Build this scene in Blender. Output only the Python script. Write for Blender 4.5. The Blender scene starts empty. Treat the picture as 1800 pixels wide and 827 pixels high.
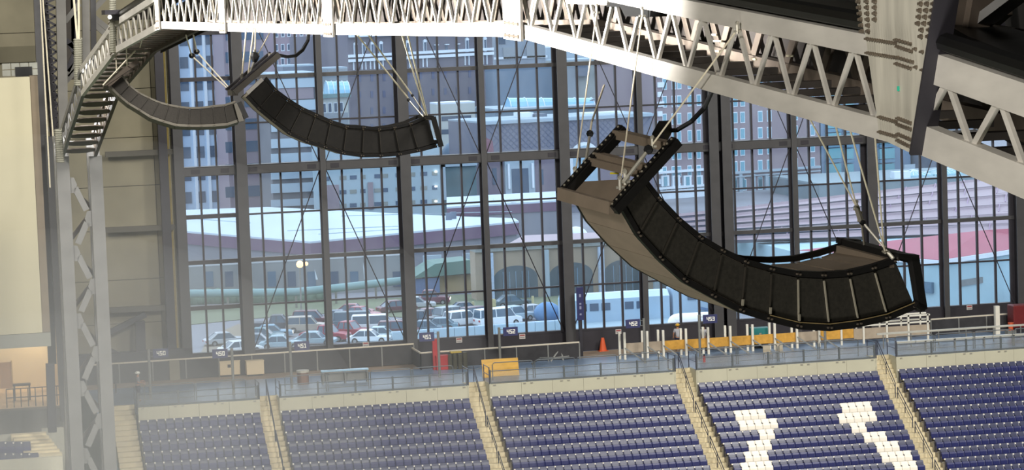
import bpy, bmesh, math, random
from mathutils import Vector, Matrix
random.seed(7)
C = bpy.context.scene.collection
sc = bpy.context.scene
# ---------------------------------------------------------------- camera
F, PIT, YAW, ROLL, ZC = 4890.44, 0.0828973, 0.2191882, -0.0363927, 23.1
fw = Vector((math.sin(YAW)*math.cos(PIT), math.cos(YAW)*math.cos(PIT), -math.sin(PIT)))
r0 = Vector((math.cos(YAW), -math.sin(YAW), 0)); u0 = r0.cross(fw)
RT = r0*math.cos(ROLL)+u0*math.sin(ROLL); UP = -r0*math.sin(ROLL)+u0*math.cos(ROLL)
CAM = Vector((0, 0, ZC))
cd = bpy.data.cameras.new('camera'); cam = bpy.data.objects.new('camera', cd); C.objects.link(cam)
cd.sensor_fit = 'HORIZONTAL'; cd.sensor_width = 36; cd.lens = F/1800*36; cd.clip_start = 1; cd.clip_end = 4000
cam.matrix_world = Matrix(((RT.x, UP.x, -fw.x, 0), (RT.y, UP.y, -fw.y, 0), (RT.z, UP.z, -fw.z, ZC), (0, 0, 0, 1)))
sc.camera = cam
# ---------------------------------------------------------------- sky, lamps, exposure
sc.view_settings.view_transform = 'Standard'; sc.view_settings.look = 'None'
sc.view_settings.gamma = 1; sc.view_settings.use_curve_mapping = False
sc.view_settings.exposure = 0.0
sc.cycles.use_denoising = True
sc.cycles.max_bounces = 6; sc.cycles.diffuse_bounces = 3; sc.cycles.transparent_max_bounces = 16; sc.cycles.volume_bounces = 1
sc.cycles.sample_clamp_indirect = 4
w = bpy.data.worlds.new('overcast_sky'); sc.world = w; w.use_nodes = True
bg = w.node_tree.nodes['Background']; bg.inputs[0].default_value = (0.78, 0.87, 1.0, 1); bg.inputs[1].default_value = 2.4
def area(loc, aim, size, power, col=(1, .97, .92), name='flood_and_fill', sizey=None):
    l = bpy.data.lights.new(name, 'AREA'); l.energy = power; l.size = size; l.color = col
    if sizey: l.shape = 'RECTANGLE'; l.size_y = sizey
    o = bpy.data.objects.new(name, l); C.objects.link(o); o.location = loc
    o.rotation_euler = (Vector(aim)-Vector(loc)).to_track_quat('-Z', 'Y').to_euler(); return o
area((40, 60, 52), (45, 165, -4), 14, 62000)
area((-20, 90, 52), (20, 170, 2), 12, 36000)
area((70, 110, 50), (60, 168, -4), 12, 28000)
area((-25, 5, 36), (14, 45, 17), 10, 10500)  # unseen fill added to brighten the near array and truss
def spot(loc, aim, power, deg, blend=.6, rad=1.0, col=(1, .95, .88), name='truss_fill_spot'):
    l = bpy.data.lights.new(name, 'SPOT'); l.energy = power; l.spot_size = math.radians(deg); l.spot_blend = blend; l.shadow_soft_size = rad; l.color = col
    o = bpy.data.objects.new(name, l); C.objects.link(o); o.location = loc
    o.rotation_euler = (Vector(aim)-Vector(loc)).to_track_quat('-Z', 'Y').to_euler(); return o
strip = area((-9, 70, 25.0), (11, 70.8, 23.3), 58, 6000, (1, .98, .96), 'truss_strip_fill', .6); strip.data.spread = math.radians(11)  # unseen strip added, spread narrowed so that only the truss whitens
strip.matrix_world = Matrix.Translation((-9, 71, 24.6)) @ Matrix(((0, -.065, -1, 0), (1, 0, 0, 0), (0, -1, .065, 0), (0, 0, 0, 1)))
spot((-14, 16, 34), (12, 32, 21), 18000, 50, .9)  # unseen spot added to brighten the near end of the truss
area((2, 22, -30), (13, 45, 18), 12, 20000, name='field_bounce_fill')  # unseen uplight added in place of light bounced off the field
# ---------------------------------------------------------------- projection helpers: a pixel of the photo + a real plane -> a point
def ray(x, y): return fw+RT*((x-900)/F)-UP*((y-413.5)/F)
def atz(x, y, z): d = ray(x, y); return CAM+d*((z-ZC)/d.z)
def aty(x, y, Y): d = ray(x, y); return CAM+d*(Y/d.y)
def atd(x, y, D): return CAM+ray(x, y)*D
def pln(x, y, p, n): d = ray(x, y); return CAM+d*((Vector(p)-CAM).dot(n)/d.dot(n))
def tpl(x, y, off=0): # the truss plane X = 13.6-.039Y
    n = Vector((1, .039, 0)).normalized(); return pln(x, y, Vector((13.6, 0, 0))+n*off, n)
# ---------------------------------------------------------------- materials
MATS = {}
def mat(name, col, rough=.6, metal=0, var=.12, scale=3.0, bump=0.0, spec=.4, emit=None, estr=1, coord='Object', stretch=None):
    if name in MATS: return MATS[name]
    m = bpy.data.materials.new(name); m.use_nodes = True; nt = m.node_tree; b = nt.nodes['Principled BSDF']
    col = tuple(((c+.055)/1.055)**2.4 if c > .04 else c/12.92 for c in col)
    b.inputs['Roughness'].default_value = rough; b.inputs['Metallic'].default_value = metal; b.inputs['Specular IOR Level'].default_value = spec
    b.inputs['Base Color'].default_value = (*col, 1)
    if var > 0:
        tc = nt.nodes.new('ShaderNodeTexCoord'); mp = nt.nodes.new('ShaderNodeMapping'); nz = nt.nodes.new('ShaderNodeTexNoise'); rp = nt.nodes.new('ShaderNodeValToRGB')
        nz.inputs['Scale'].default_value = scale; nz.inputs['Detail'].default_value = 5
        if stretch: mp.inputs['Scale'].default_value = stretch
        nt.links.new(tc.outputs[coord], mp.inputs[0]); nt.links.new(mp.outputs[0], nz.inputs['Vector']); nt.links.new(nz.outputs['Fac'], rp.inputs[0])
        rp.color_ramp.elements[0].position = .3; rp.color_ramp.elements[1].position = .7
        rp.color_ramp.elements[0].color = tuple(c*(1-var) for c in col)+(1,); rp.color_ramp.elements[1].color = tuple(min(1, c*(1+var)) for c in col)+(1,)
        nt.links.new(rp.outputs[0], b.inputs['Base Color'])
        if bump:
            bp = nt.nodes.new('ShaderNodeBump'); bp.inputs['Strength'].default_value = bump; bp.inputs['Distance'].default_value = .05
            nt.links.new(nz.outputs['Fac'], bp.inputs['Height']); nt.links.new(bp.outputs[0], b.inputs['Normal'])
    if emit: b.inputs['Emission Color'].default_value = (*emit, 1); b.inputs['Emission Strength'].default_value = estr
    MATS[name] = m; return m
def glassmat(name, tint, refl=.1, veil=0, veilcol=(.5, .6, .7)):
    m = bpy.data.materials.new(name); m.use_nodes = True; nt = m.node_tree; nt.nodes.clear()
    out = nt.nodes.new('ShaderNodeOutputMaterial'); tr = nt.nodes.new('ShaderNodeBsdfTransparent'); tr.inputs[0].default_value = (*tint, 1)
    gl = nt.nodes.new('ShaderNodeBsdfGlossy'); gl.inputs['Roughness'].default_value = .08
    lw = nt.nodes.new('ShaderNodeFresnel'); lw.inputs[0].default_value = 1.35
    mx = nt.nodes.new('ShaderNodeMixShader'); mx.inputs[0].default_value = refl
    nt.links.new(lw.outputs[0], mx.inputs[0])
    nt.links.new(tr.outputs[0], mx.inputs[1]); nt.links.new(gl.outputs[0], mx.inputs[2]); last = mx
    if veil:  # pale diffuse layer paints in hazy reflection along with faint dirt
        tc = nt.nodes.new('ShaderNodeTexCoord'); nz = nt.nodes.new('ShaderNodeTexNoise'); nz.inputs['Scale'].default_value = .6
        mth = nt.nodes.new('ShaderNodeMath'); mth.operation = 'MULTIPLY'; mth.inputs[1].default_value = veil*2
        nt.links.new(tc.outputs['Object'], nz.inputs['Vector']); nt.links.new(nz.outputs['Fac'], mth.inputs[0])
        df = nt.nodes.new('ShaderNodeBsdfDiffuse'); df.inputs[0].default_value = (*veilcol, 1)
        m2 = nt.nodes.new('ShaderNodeMixShader'); nt.links.new(mth.outputs[0], m2.inputs[0])
        nt.links.new(mx.outputs[0], m2.inputs[1]); nt.links.new(df.outputs[0], m2.inputs[2]); last = m2
    nt.links.new(last.outputs[0], out.inputs[0]); MATS[name] = m; return m
STEEL = mat('bronze_steel', (.275, .27, .272), .5, 0, .1, 1.2)
DKSTEEL = mat('dark_steel', (.19, .18, .20), .55, 0, .12, 1.2)
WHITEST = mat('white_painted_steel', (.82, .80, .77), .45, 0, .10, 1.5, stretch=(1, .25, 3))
BROWNST = mat('brown_grey_steel', (.40, .36, .32), .6, 0, .15, 1.5)
BLACKST = mat('black_steel', (.05, .05, .05), .45, 0, .2, 2)
GLASS = glassmat('window_glass', (.94, .97, .985), .06, .06, (.55, .62, .70))
CONC = mat('olive_concrete', (.51, .485, .405), .9, 0, .18, .35, .15)
CONCL = mat('beige_concrete', (.75, .735, .65), .85, 0, .05, .6)
BLUEFL = mat('blue_deck_coating', (.46, .54, .64), .35, 0, .25, .35)
SOILFL = mat('dusty_floor', (.60, .53, .46), .9, 0, .2, .5)
# ---------------------------------------------------------------- mesh builder
class MB:
    def __init__(s): s.v, s.f, s.m = [], [], []
    def add(s, vs, fs, m=0):
        n = len(s.v); s.v += [Vector(v) for v in vs]; s.f += [tuple(i+n for i in f) for f in fs]; s.m += [m]*len(fs); return s
    def obox(s, c, a, b, d, m=0):
        c, a, b, d = Vector(c), Vector(a), Vector(b), Vector(d)
        vs = [c+a*i+b*j+d*k for i in (-1, 1) for j in (-1, 1) for k in (-1, 1)]
        return s.add(vs, [(0, 1, 3, 2), (4, 6, 7, 5), (0, 4, 5, 1), (2, 3, 7, 6), (0, 2, 6, 4), (1, 5, 7, 3)], m)
    def box(s, x0, y0, z0, x1, y1, z1, m=0):
        return s.obox(((x0+x1)/2, (y0+y1)/2, (z0+z1)/2), (abs(x1-x0)/2, 0, 0), (0, abs(y1-y0)/2, 0), (0, 0, abs(z1-z0)/2), m)
    def bar(s, a, b, wd, ht, up=(0, 0, 1), m=0): # from a to b, ht along up, wd sideways
        a, b, up = Vector(a), Vector(b), Vector(up); d = b-a; L = d.length; d.normalize()
        sd = d.cross(up)
        if sd.length < 1e-4: sd = d.cross(Vector((1, 0, 0)))
        sd.normalize(); u = sd.cross(d)
        return s.obox((a+b)/2, d*(L/2), sd*(wd/2), u*(ht/2), m)
    def tube(s, a, b, r, n=6, m=0, r2=None):
        a, b = Vector(a), Vector(b); d = (b-a).normalized(); t = Vector((0, 0, 1)) if abs(d.z) < .9 else Vector((1, 0, 0))
        e = d.cross(t).normalized(); g = d.cross(e); r2 = r if r2 is None else r2
        vs = [p+(e*math.cos(2*math.pi*i/n)+g*math.sin(2*math.pi*i/n))*q for p, q in ((a, r), (b, r2)) for i in range(n)]
        return s.add(vs, [(i, (i+1) % n, n+(i+1) % n, n+i) for i in range(n)]+[tuple(range(n))[::-1], tuple(range(n, 2*n))], m)
    def path(s, pts, r, n=6, m=0):
        pts = [Vector(p) for p in pts]; vs = []
        for i, p in enumerate(pts):
            d = (pts[min(i+1, len(pts)-1)]-pts[max(i-1, 0)]).normalized(); t = Vector((0, 0, 1)) if abs(d.z) < .95 else Vector((1, 0, 0))
            e = d.cross(t).normalized(); g = d.cross(e)
            vs += [p+(e*math.cos(2*math.pi*k/n)+g*math.sin(2*math.pi*k/n))*r for k in range(n)]
        fs = [(i*n+k, i*n+(k+1) % n, (i+1)*n+(k+1) % n, (i+1)*n+k) for i in range(len(pts)-1) for k in range(n)]
        return s.add(vs, fs+[tuple(range(n))[::-1], tuple(range((len(pts)-1)*n, len(pts)*n))], m)
    def prism(s, poly, vec, m=0, ms=None):
        p = [Vector(q) for q in poly]; n = len(p); vec = Vector(vec); k = len(s.v)
        s.add(p+[q+vec for q in p], [tuple(range(n))], m); s.f.append(tuple(range(k+n, k+2*n))[::-1]); s.m.append(m)
        for i in range(n): s.f.append((k+i, k+n+i, k+n+(i+1) % n, k+(i+1) % n)); s.m.append(m if ms is None else ms)
        return s
    def sphere(s, c, r, m=0, n=8, k=5, sc=(1, 1, 1)):
        c = Vector(c); vs = [c+Vector((0, 0, r*sc[2]))]
        for i in range(1, k):
            a = math.pi*i/k
            vs += [c+Vector((r*sc[0]*math.sin(a)*math.cos(2*math.pi*j/n), r*sc[1]*math.sin(a)*math.sin(2*math.pi*j/n), r*sc[2]*math.cos(a))) for j in range(n)]
        vs.append(c-Vector((0, 0, r*sc[2]))); fs = [(0, 1+j, 1+(j+1) % n) for j in range(n)]
        for i in range(k-2): fs += [(1+i*n+j, 1+(i+1)*n+j, 1+(i+1)*n+(j+1) % n, 1+i*n+(j+1) % n) for j in range(n)]
        b = 1+(k-2)*n; fs += [(b+j, len(vs)-1, b+(j+1) % n) for j in range(n)]
        return s.add(vs, fs, m)
    def build(s, name, mats, parent=None, smooth=False, label=None, cat=None, group=None, kind=None, bev=0, loc=None):
        if not isinstance(mats, (list, tuple)): mats = [mats]
        if parent is not None: org = wloc(parent)
        elif loc is not None: org = Vector(loc)
        else:
            xs = [v.x for v in s.v]; ys = [v.y for v in s.v]; zs = [v.z for v in s.v]
            org = Vector(((min(xs)+max(xs))/2, (min(ys)+max(ys))/2, min(zs)))
        me = bpy.data.meshes.new(name); me.from_pydata([v-org for v in s.v], [], s.f)
        for mm in mats: me.materials.append(mm)
        me.polygons.foreach_set('material_index', s.m)
        bm = bmesh.new(); bm.from_mesh(me); bmesh.ops.recalc_face_normals(bm, faces=bm.faces); bm.to_mesh(me); bm.free()
        if smooth: me.polygons.foreach_set('use_smooth', [True]*len(me.polygons))
        o = bpy.data.objects.new(name, me); C.objects.link(o)
        if parent is not None: o.parent = parent
        else: o.location = org
        if bev:
            b = o.modifiers.new('bevel', 'BEVEL'); b.width = bev; b.segments = 2
        return tag(o, label, cat, group, kind)
def wloc(o):
    p = Vector((0, 0, 0))
    while o is not None: p += o.location; o = o.parent
    return p
def tag(o, label=None, cat=None, group=None, kind=None):
    for k, v in (('label', label), ('category', cat), ('group', group), ('kind', kind)):
        if v: o[k] = v
    return o
def thing(name, loc, label=None, cat=None, group=None, kind=None):
    o = bpy.data.objects.new(name, None); C.objects.link(o); o.location = Vector(loc); o.empty_display_size = .2
    return tag(o, label, cat, group, kind)
def copy_tree(o, parent=None):
    c = o.copy(); C.objects.link(c)
    if parent is not None: c.parent = parent
    for ch in KIDS.get(o.name, []): copy_tree(ch, c)
    return c
KIDS = {}
def learn(o, pool=None):
    KIDS[o.name] = [c for c in bpy.data.objects if c.parent == o]
    for c in KIDS[o.name]: learn(c)
def place(src, loc, rz=0, label=None, group=None, scale=1, rx=0):
    c = copy_tree(src); c.location = Vector(loc); c.rotation_euler = (rx, 0, rz); c.scale = (scale,)*3
    if label: c['label'] = label
    if group: c['group'] = group
    return c
def lerp(a, b, t): return a+(b-a)*t
# ================================================================ SETTING: hall shell
SILL, ROWH, WY, X0, BAY = 1.43, 2.9325, 178.0, 21.864, 5.2969
XL = 17.99; NROW = 10; TOPZ = SILL+ROWH*(NROW-.5)
def slab(name, x0, y0, z0, x1, y1, z1, m, parent=None, kind='structure', label=None, cat=None): return MB().box(x0, y0, z0, x1, y1, z1).build(name, m, parent, kind=kind if parent is None else None, label=label, cat=cat)
DARKROOF = mat('dark_roof_deck', (.10, .095, .09), .9, 0, .2, .5)
slab('ceiling', -80, -40, 58, 150, 180, 59, DARKROOF)
slab('wall_left', -81, -40, -36, -80, 190, 58, CONC)
slab('wall_right', 150, -40, -36, 151, 190, 58, CONC)
slab('wall_south', -80, -41, -36, 150, -40, 58, CONC)
slab('floor', -80, -40, -37, 150, 178, -36, mat('field_turf', (.3, .42, .28), .95, 0, .2, .5))
slab('wall_north_top', XL, 178.2, TOPZ, 82, 178.8, 58, CONC)
slab('wall_north_right', 82+4, 178.2, -36, 150, 178.8, 58, CONC)
# concourse deck
dk = MB().box(11.3, 166.45, -.5, 98, 178.2, 0)
for xa_, xb_ in [(13.6, 20.83), (22.1, 33.64), (35.0, 46.75), (48.13, 59.9), (61.28, 98)]: dk.box(xa_, 164.95, -.5, xb_, 166.5, 0)
deck = dk.build('floor_concourse', BLUEFL, kind='structure')
MB().box(11, 174.2, 0, 98, 177.3, .02).build('floor_dusty_strip', SOILFL, deck)
# dark sill wall under the glass
slab('wall_north_sill', XL-.4, 177.6, 0, 98, 178.4, SILL-.12, DKSTEEL)
slab('wall_north_below', -80, 177.9, -36, 98, 178.5, -.5, CONC)
# ---- window bays
def zrow(j): return SILL+ROWH*j
def window_bay(n, xa, xb, np_):
    root = thing('window_%d' % n, ((xa+xb)/2, WY, SILL), kind='structure')
    pw = (xb-xa)/np_
    for j in range(NROW-1+1):
        z0, z1 = zrow(j), min(zrow(j+1), TOPZ)
        if z1 <= z0: continue
        for i in range(np_):
            MB().box(xa+pw*i+.03, WY+.02, z0+.03, xa+pw*(i+1)-.03, WY+.05, z1-.03).build('pane', GLASS, root)
    for i in range(1, np_): MB().box(xa+pw*i-.06, WY-.12, SILL, xa+pw*i+.06, WY+.12, TOPZ).build('mullion', DKSTEEL, root)
    for j in range(NROW):
        z = zrow(j); thick = (j == 4 or j == 8); med = (j % 2 == 0)
        if n == 1: med = True
        if j == 0: MB().box(xa, WY-.3, z-.25, xb, WY+.15, z+.03).build('sill', DKSTEEL, root)
        elif thick:
            m = MB(); m.box(xa, WY-.9, z-.28, xb, WY-.84, z+.28).box(xa, WY-.9, z+.26, xb, WY+.1, z+.3).box(xa, WY-.9, z-.3, xb, WY+.1, z-.26); m.build('girt_beam', STEEL, root)
            for sx in (xa+.45, xb-.45-.5): MB().box(sx, WY-.93, z-.14, sx+.55, WY-.9, z+.14).build('splice_plate', DKSTEEL, root)
        elif med: MB().box(xa, WY-.35, z-.13, xb, WY+.12, z+.13).build('transom', STEEL if n != 1 else DKSTEEL, root)
        else: MB().box(xa, WY-.1, z-.055, xb, WY+.1, z+.055).build('transom', DKSTEEL, root)
    return root
wins = [window_bay(1, XL+.25, X0-.35, 3)]
for k in range(12): wins.append(window_bay(k+2, X0+BAY*k+.05, X0+BAY*(k+1)-.05, 4))
# cross braces: from each slim column at the heavy girt to the wide columns
for k in range(1, 12, 2):
    xn = X0+BAY*k
    for sx, wi in ((-1, k), (1, k+1)):
        for za, zb in ((zrow(4), zrow(0)), (zrow(4), zrow(8))):
            MB().tube((xn+.1*sx, WY-.75, za), (xn+sx*(BAY-.3), WY-.75, zb), .035, 5).build('tie_rod', DKSTEEL, wins[wi])
def icol(x, front, flw, nm='pillar', y0=None, label=None):
    m = MB(); yf = WY-front
    m.box(x-flw/2, yf, 0, x+flw/2, yf+.07, 58, 0); m.box(x-.05, yf+.05, 0, x+.05, WY-.2, 58, 1); m.box(x-flw*.55, WY-.28, 0, x+flw*.45, WY-.12, 58, 1)
    return m.build(nm, [STEEL, DKSTEEL], kind='structure')
for k in range(0, 13):
    x = X0+BAY*k
    if k == 6:
        icol(x-.42, 1.5, .64); icol(x+.46, 1.5, .64)
    elif k % 2 == 0: icol(x, 1.5, .68)
    else: icol(x, 1.05, .36)
icol(XL-.05, .9, .62)
# small notices on the sill wall
NOT = mat('notice_white', (.74, .72, .7), .6, 0, 0); NOTR = mat('notice_red', (.6, .3, .3), .6, 0, 0)
for i, (px, py) in enumerate([(528, 613), (643, 606), (807, 598.5), (918, 592), (1087, 583.5), (1704, 541)]):
    p = aty(px, py, 177.55)
    m = MB(); m.box(p.x-.2, 177.53, p.z-.16, p.x+.2, 177.58, p.z+.16, 0); m.box(p.x-.16, 177.52, p.z+.03, p.x+.16, 177.54, p.z+.12, 1); m.box(p.x-.15, 177.52, p.z-.09, p.x+.15, 177.54, p.z-.06, 2)
    m.build('warning_sign', [NOT, NOTR, DKSTEEL], label='small red-headed white notice %s' % ['under the second window bay', 'under the fourth window bay, above the metal bench', 'below the bay right of the red post', 'below the bay above the plywood sheet', 'above the orange traffic cone', 'right of the biggest loudspeaker array'][i], cat='sign', group='notices on the sill wall')
# ---- left concrete wall made of precast panels
wl = thing('wall_north_left', (0, 178.6, -1), kind='structure')
zs = [-36, 0, 3.6, 6.4, 9.6, 12.4, 15.5, 18.6, 22.4, 26.3, 30.5, 36, 44, 58]
xsd = [-80, -40, -20, -8, 2, 10.2, 16.5, 17.65]
for i in range(len(xsd)-1):
    for j in range(1, len(zs)-1):
        MB().box(xsd[i]+.02, 178.35+random.uniform(-.02, .02), zs[j]+.02, xsd[i+1]-.02, 178.8, zs[j+1]-.02).build('panel', CONC, wl)
MB().box(-80, 178.6, -36, 17.7, 179, 58).build('backing_wall', DKSTEEL, wl)
# steel girts and a slim column on that wall
GIRT = mat('girt_brown', (.33, .315, .275), .7, 0, .1, 1)
def steel_member(name, a, b, wd, ht, m=STEEL, label=None, cat='beam', group=None, up=(0, 0, 1)):
    return MB().bar(a, b, wd, ht, up).build(name, m, kind='structure')
for py in (272, 405, 546): 
    p = aty(185, py, 177.6); q = aty(306, py-5.5, 177.6); steel_member('trim_1', p, q, .3, .34, GIRT)
p = aty(272, 55, 177.5); steel_member('trim_2', (p.x+.15, 177.4, 0), (p.x+.15, 177.4, 58), .55, .5, DKSTEEL, up=(0, 1, 0))
YPIPE = mat('yellow_conduit', (.66, .58, .34), .6)
p = aty(297, 300, 178.1); MB().tube((p.x, 178.1, .4), (p.x, 178.1, 58), .13, 8).build('trim_3', YPIPE, kind='structure')
steel_member('trim_4', aty(188, 587, 177.4), aty(256, 553, 177.4), .3, .35, DKSTEEL)
steel_member('trim_4', aty(188, 615, 177.4), aty(275, 655, 177.4), .3, .35, DKSTEEL)
steel_member('trim_4', aty(246, 565, 177.3), aty(248, 640, 177.3), .6, .5, DKSTEEL, up=(0, 1, 0))
MB().box(aty(303, 625, 177).x-.3, 176.2, 0, aty(303, 625, 177).x+.35, 177, 1.3).build('trim_5', CONC, kind='structure')
# dark plinth below, a long recess wall
slab('trim_6', 8.5, 176.9, 0, XL+.2, 177.6, 1.9, DKSTEEL)
# ================================================================ seating bowl
FY, TREAD, RISE, NR = 164.8, .84, .503, 15
SECT = [(13.6, 20.83, 14), (22.1, 33.64, 23), (35.0, 46.75, 24), (48.13, 59.9, 24), (61.28, 73.1, 24)]
RZ0 = -1.58
CONCT = mat('concrete_tread', (.62, .59, .52), .9, 0, .1, .8)
for si, (xa, xb, n) in enumerate(SECT):
    st = MB()
    for k in range(NR+1):
        y1 = FY-.05-TREAD*k; z = RZ0-RISE*k
        st.box(xa-.02, y1-TREAD, z-.8, xb+.02, y1, z)
    st.build('floor_terrace', CONCT, kind='structure')
    # beige parapet of separate panels
    root = thing('wall_parapet', ((xa+xb)/2, FY, RZ0), kind='structure')
    npan = max(3, round((xb-xa)/1.95)); pw = (xb-xa)/npan
    for i in range(npan): MB().box(xa+pw*i+.006, FY, RZ0, xa+pw*(i+1)-.006, FY+.15, 0).build('panel', CONCL, root)
# aisle stairs
AIS = [(12.15, 13.5), (20.87, 22.06), (33.68, 34.96), (46.79, 48.09), (59.94, 61.24)]
STEPM = mat('stair_concrete', (.84, .79, .66), .85, 0, .1, 1.5)
RAILM = mat('slate_rail_paint', (.30, .31, .36), .4, .3, .05)
DECKN = [1e9]
AL = ['beside the big laced column', 'between the two leftmost seat blocks', 'below the chain near the leaning plywood sheet', 'left of the seats with white shapes', 'right of the seats with white shapes']
for ai, (xa, xb) in enumerate(AIS):
    root = thing('aisle_stair', ((xa+xb)/2, FY, RZ0), 'beige concrete aisle stair %s' % AL[ai], 'stair', 'aisle stairs')
    for k in range(6): # from the first row up to the deck
        MB().box(xa, FY-.05+.28*k, -3.0, xb, FY-.05+.28*(k+1), RZ0*(5-k)/6-.002).build('step', STEPM, root)
    for k in range(2*NR):
        z = RZ0-RISE*(k/2) - .02
        MB().box(xa, FY-.05-.42*(k+1), z-.9, xb, FY-.05-.42*k, z+(.0)).build('step', STEPM, root)
    # side wall cheek at the top
    if ai:
        MB().box(xb, FY, RZ0, xb+.1, FY+1.7, .02).build('cheek_wall', CONCL, root)
        MB().box(xa-.1, FY, RZ0, xa, FY+1.7, .02).build('cheek_wall', CONCL, root)
    # centre handrails: short runs down the aisle
    xc = (xa+xb)/2+.05
    def run(y0, y1, zf):
        m = MB(); z0, z1 = zf(y0)+.95, zf(y1)+.95
        m.tube((xc, y0, z0), (xc, y1, z1), .03, 6); m.tube((xc, y0, z0-.3), (xc, y1, z1-.3), .022, 6)
        m.tube((xc, y0, zf(y0)-.1), (xc, y0, z0), .03, 6); m.tube((xc, y1, zf(y1)-.2), (xc, y1, z1), .03, 6)
        m.tube((xc, (y0+y1)/2, (zf(y0)+zf(y1))/2-.2), (xc, (y0+y1)/2, (z0+z1)/2), .025, 6)
        return m
    if ai:
        zf = lambda y: min(0, max(RZ0, (y-(FY+1.6))*.93)) if y > FY else RZ0-(FY-y)*RISE/TREAD
        spans = [(FY+1.8, FY-1.3), (FY-1.7, FY-4.2), (FY-4.6, FY-7.4), (FY-7.8, FY-10.5)]
        for a_, b_ in spans:
            run(a_, b_, zf).build('handrail', RAILM, root)
# ---- seats
SB = mat('lit_blue_plastic', (.20, .215, .33), .35, 0, .06, 6, spec=.6); SP = mat('indigo_plastic', (.15, .17, .37), .4, 0, .08, 6, spec=.5)  # backrest lighter and greyer than the pan: its caught light is in the colour
SW = mat('white_plastic', (.97, .94, .88), .4, 0, .03, 6); GLINT = mat('painted_glint', (.97, .95, .9), .3, 0, 0); STD = mat('grey_standard', (.2, .21, .3), .5)
def seat_meshes():
    W_ = .236
    def curved(zs_, ys_, th):
        m = MB(); n = len(zs_)
        prof = [(-W_, .02), (-W_*.8, 0), (W_*.8, 0), (W_, .02)]
        fr = [[Vector((x, ys_[i]-dy*0+ (-.02 if abs(x) > W_*.9 else 0), zs_[i] - (.015 if (i == n-1 and abs(x) > W_*.9) else 0))) for x, dy in prof] for i in range(n)]
        bk = [[v+Vector((0, th, 0)) for v in rw] for rw in fr]
        vs = [v for rw in fr for v in rw]+[v for rw in bk for v in rw]; o = n*4; fs = []
        for i in range(n-1):
            for j in range(3):
                a = i*4+j; fs += [(a, a+1, a+5, a+4), (o+a+4, o+a+5, o+a+1, o+a)]
            fs += [(i*4, i*4+4, o+i*4+4, o+i*4), (i*4+3, o+i*4+3, o+i*4+7, i*4+7)]
        fs += [(0, o, o+1, 1), (1, o+1, o+2, 2), (2, o+2, o+3, 3)]
        t = (n-1)*4; fs += [(t, t+1, o+t+1, o+t), (t+1, t+2, o+t+2, o+t+1), (t+2, t+3, o+t+3, o+t+2)]
        return m.add(vs, fs)
    back = curved([.34, .5, .72, .84], [-.33, -.30, -.2, -.13], .035)
    pan = curved([.22, .3, .5, .6], [-.50, -.52, -.485, -.43], .05)
    arm = MB(); arm.box(-.25, -.5, .0, -.222, -.2, .12).box(-.25, -.32, .1, -.222, -.22, .66).box(-.255, -.45, .6, -.217, -.12, .64)
    arm.box(-.285, -.2, .75, -.2, -.13, .835, 1)  # added white block, its colour a painted glint at the seat corner
    return back, pan, arm
def make_seat(name, m1, m2, label):
    b, p, a = seat_meshes(); t = thing(name, (0, 0, 0), label, 'seat')
    b.build('backrest', m1, t); p.build('seat_pan', m2, t); a.build('armrest', [STD, GLINT], t); learn(t); return t
WH = {3: [(3, 6), (17, 20)], 4: [(3, 7), (16, 20)], 5: [(5, 6), (17, 18)], 6: [(3, 5), (18, 20)], 7: [(2, 4), (19, 21)], 8: [(1, 4), (19, 22)], 9: [(1, 3), (20, 22)], 10: [(20, 22)]}
cand = []; whites = []
def toP(P):
    q = Vector(P)-CAM; d = q.dot(fw); return 900+F*q.dot(RT)/d, 413.5-F*q.dot(UP)/d
for si, (xa, xb, n) in enumerate(SECT):
    pw = (xb-xa)/n
    for k in range(NR):
        for i in range(n):
            p = Vector((xa+pw*(i+.5), FY-.06-TREAD*k, RZ0-RISE*k)); x, y = toP(p+Vector((0, -.3, .75)))
            if y > 845 or x > 1815 or x < 185: continue
            if si == 3 and any(a <= i <= b for a, b in WH.get(k, [])): whites.append((p, k, i < 12, i)); continue
            cand.append((k, p, i, si))
blue0 = make_seat('stadium_seat', SB, SP, 'indigo folding seat'); white0 = make_seat('white_stadium_seat', SW, SW, 'white folding seat')
first = True; wcnt = {}; ORD = ['first', 'second', 'third', 'fourth', 'fifth', 'sixth', 'seventh', 'eighth', 'ninth', 'tenth', 'eleventh', 'twelfth', 'thirteenth', 'fourteenth', 'fifteenth', 'sixteenth', 'seventeenth', 'eighteenth', 'nineteenth', 'twentieth', 'twenty-first', 'twenty-second', 'twenty-third', 'twenty-fourth']
RW = {3: 'fourth', 4: 'fifth', 5: 'sixth', 6: 'seventh', 7: 'eighth', 8: 'ninth', 9: 'tenth', 10: 'eleventh'}
for p, k, lf, pw in whites:
    j_ = wcnt.get((k, lf), 0); wcnt[(k, lf)] = j_+1; lab = 'cream-white seat, %s from left in the %s row down of the %s white shape' % (ORD[j_], RW[k], 'left' if lf else 'right')
    g = 'white seats of the %s shape, %s row' % ('left' if lf else 'right', RW[k])
    if first: white0.location = p; white0['label'] = lab; white0['group'] = g; first = False
    else: place(white0, p, 0, lab, g)
cand.sort(key=lambda c: (-c[0], -c[1].x)); near = cand[:300]; far = cand[300:]
SN = ['block beside the laced column', 'second seat block from left', 'block left of white shapes', 'block with white shapes', 'block right of white shapes']
first = True
for k, p, pw, si in near:
    lab = 'indigo seat, %s from left, %s row down, %s' % (ORD[pw], ORD[k], SN[si]); g = 'blue seats, %s row of %s' % (ORD[k], SN[si])
    if first: blue0.location = p; blue0['label'] = lab; blue0['group'] = g; first = False
    else: place(blue0, p, 0, lab, g)
b, pn, a = seat_meshes(); m = MB()
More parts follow.
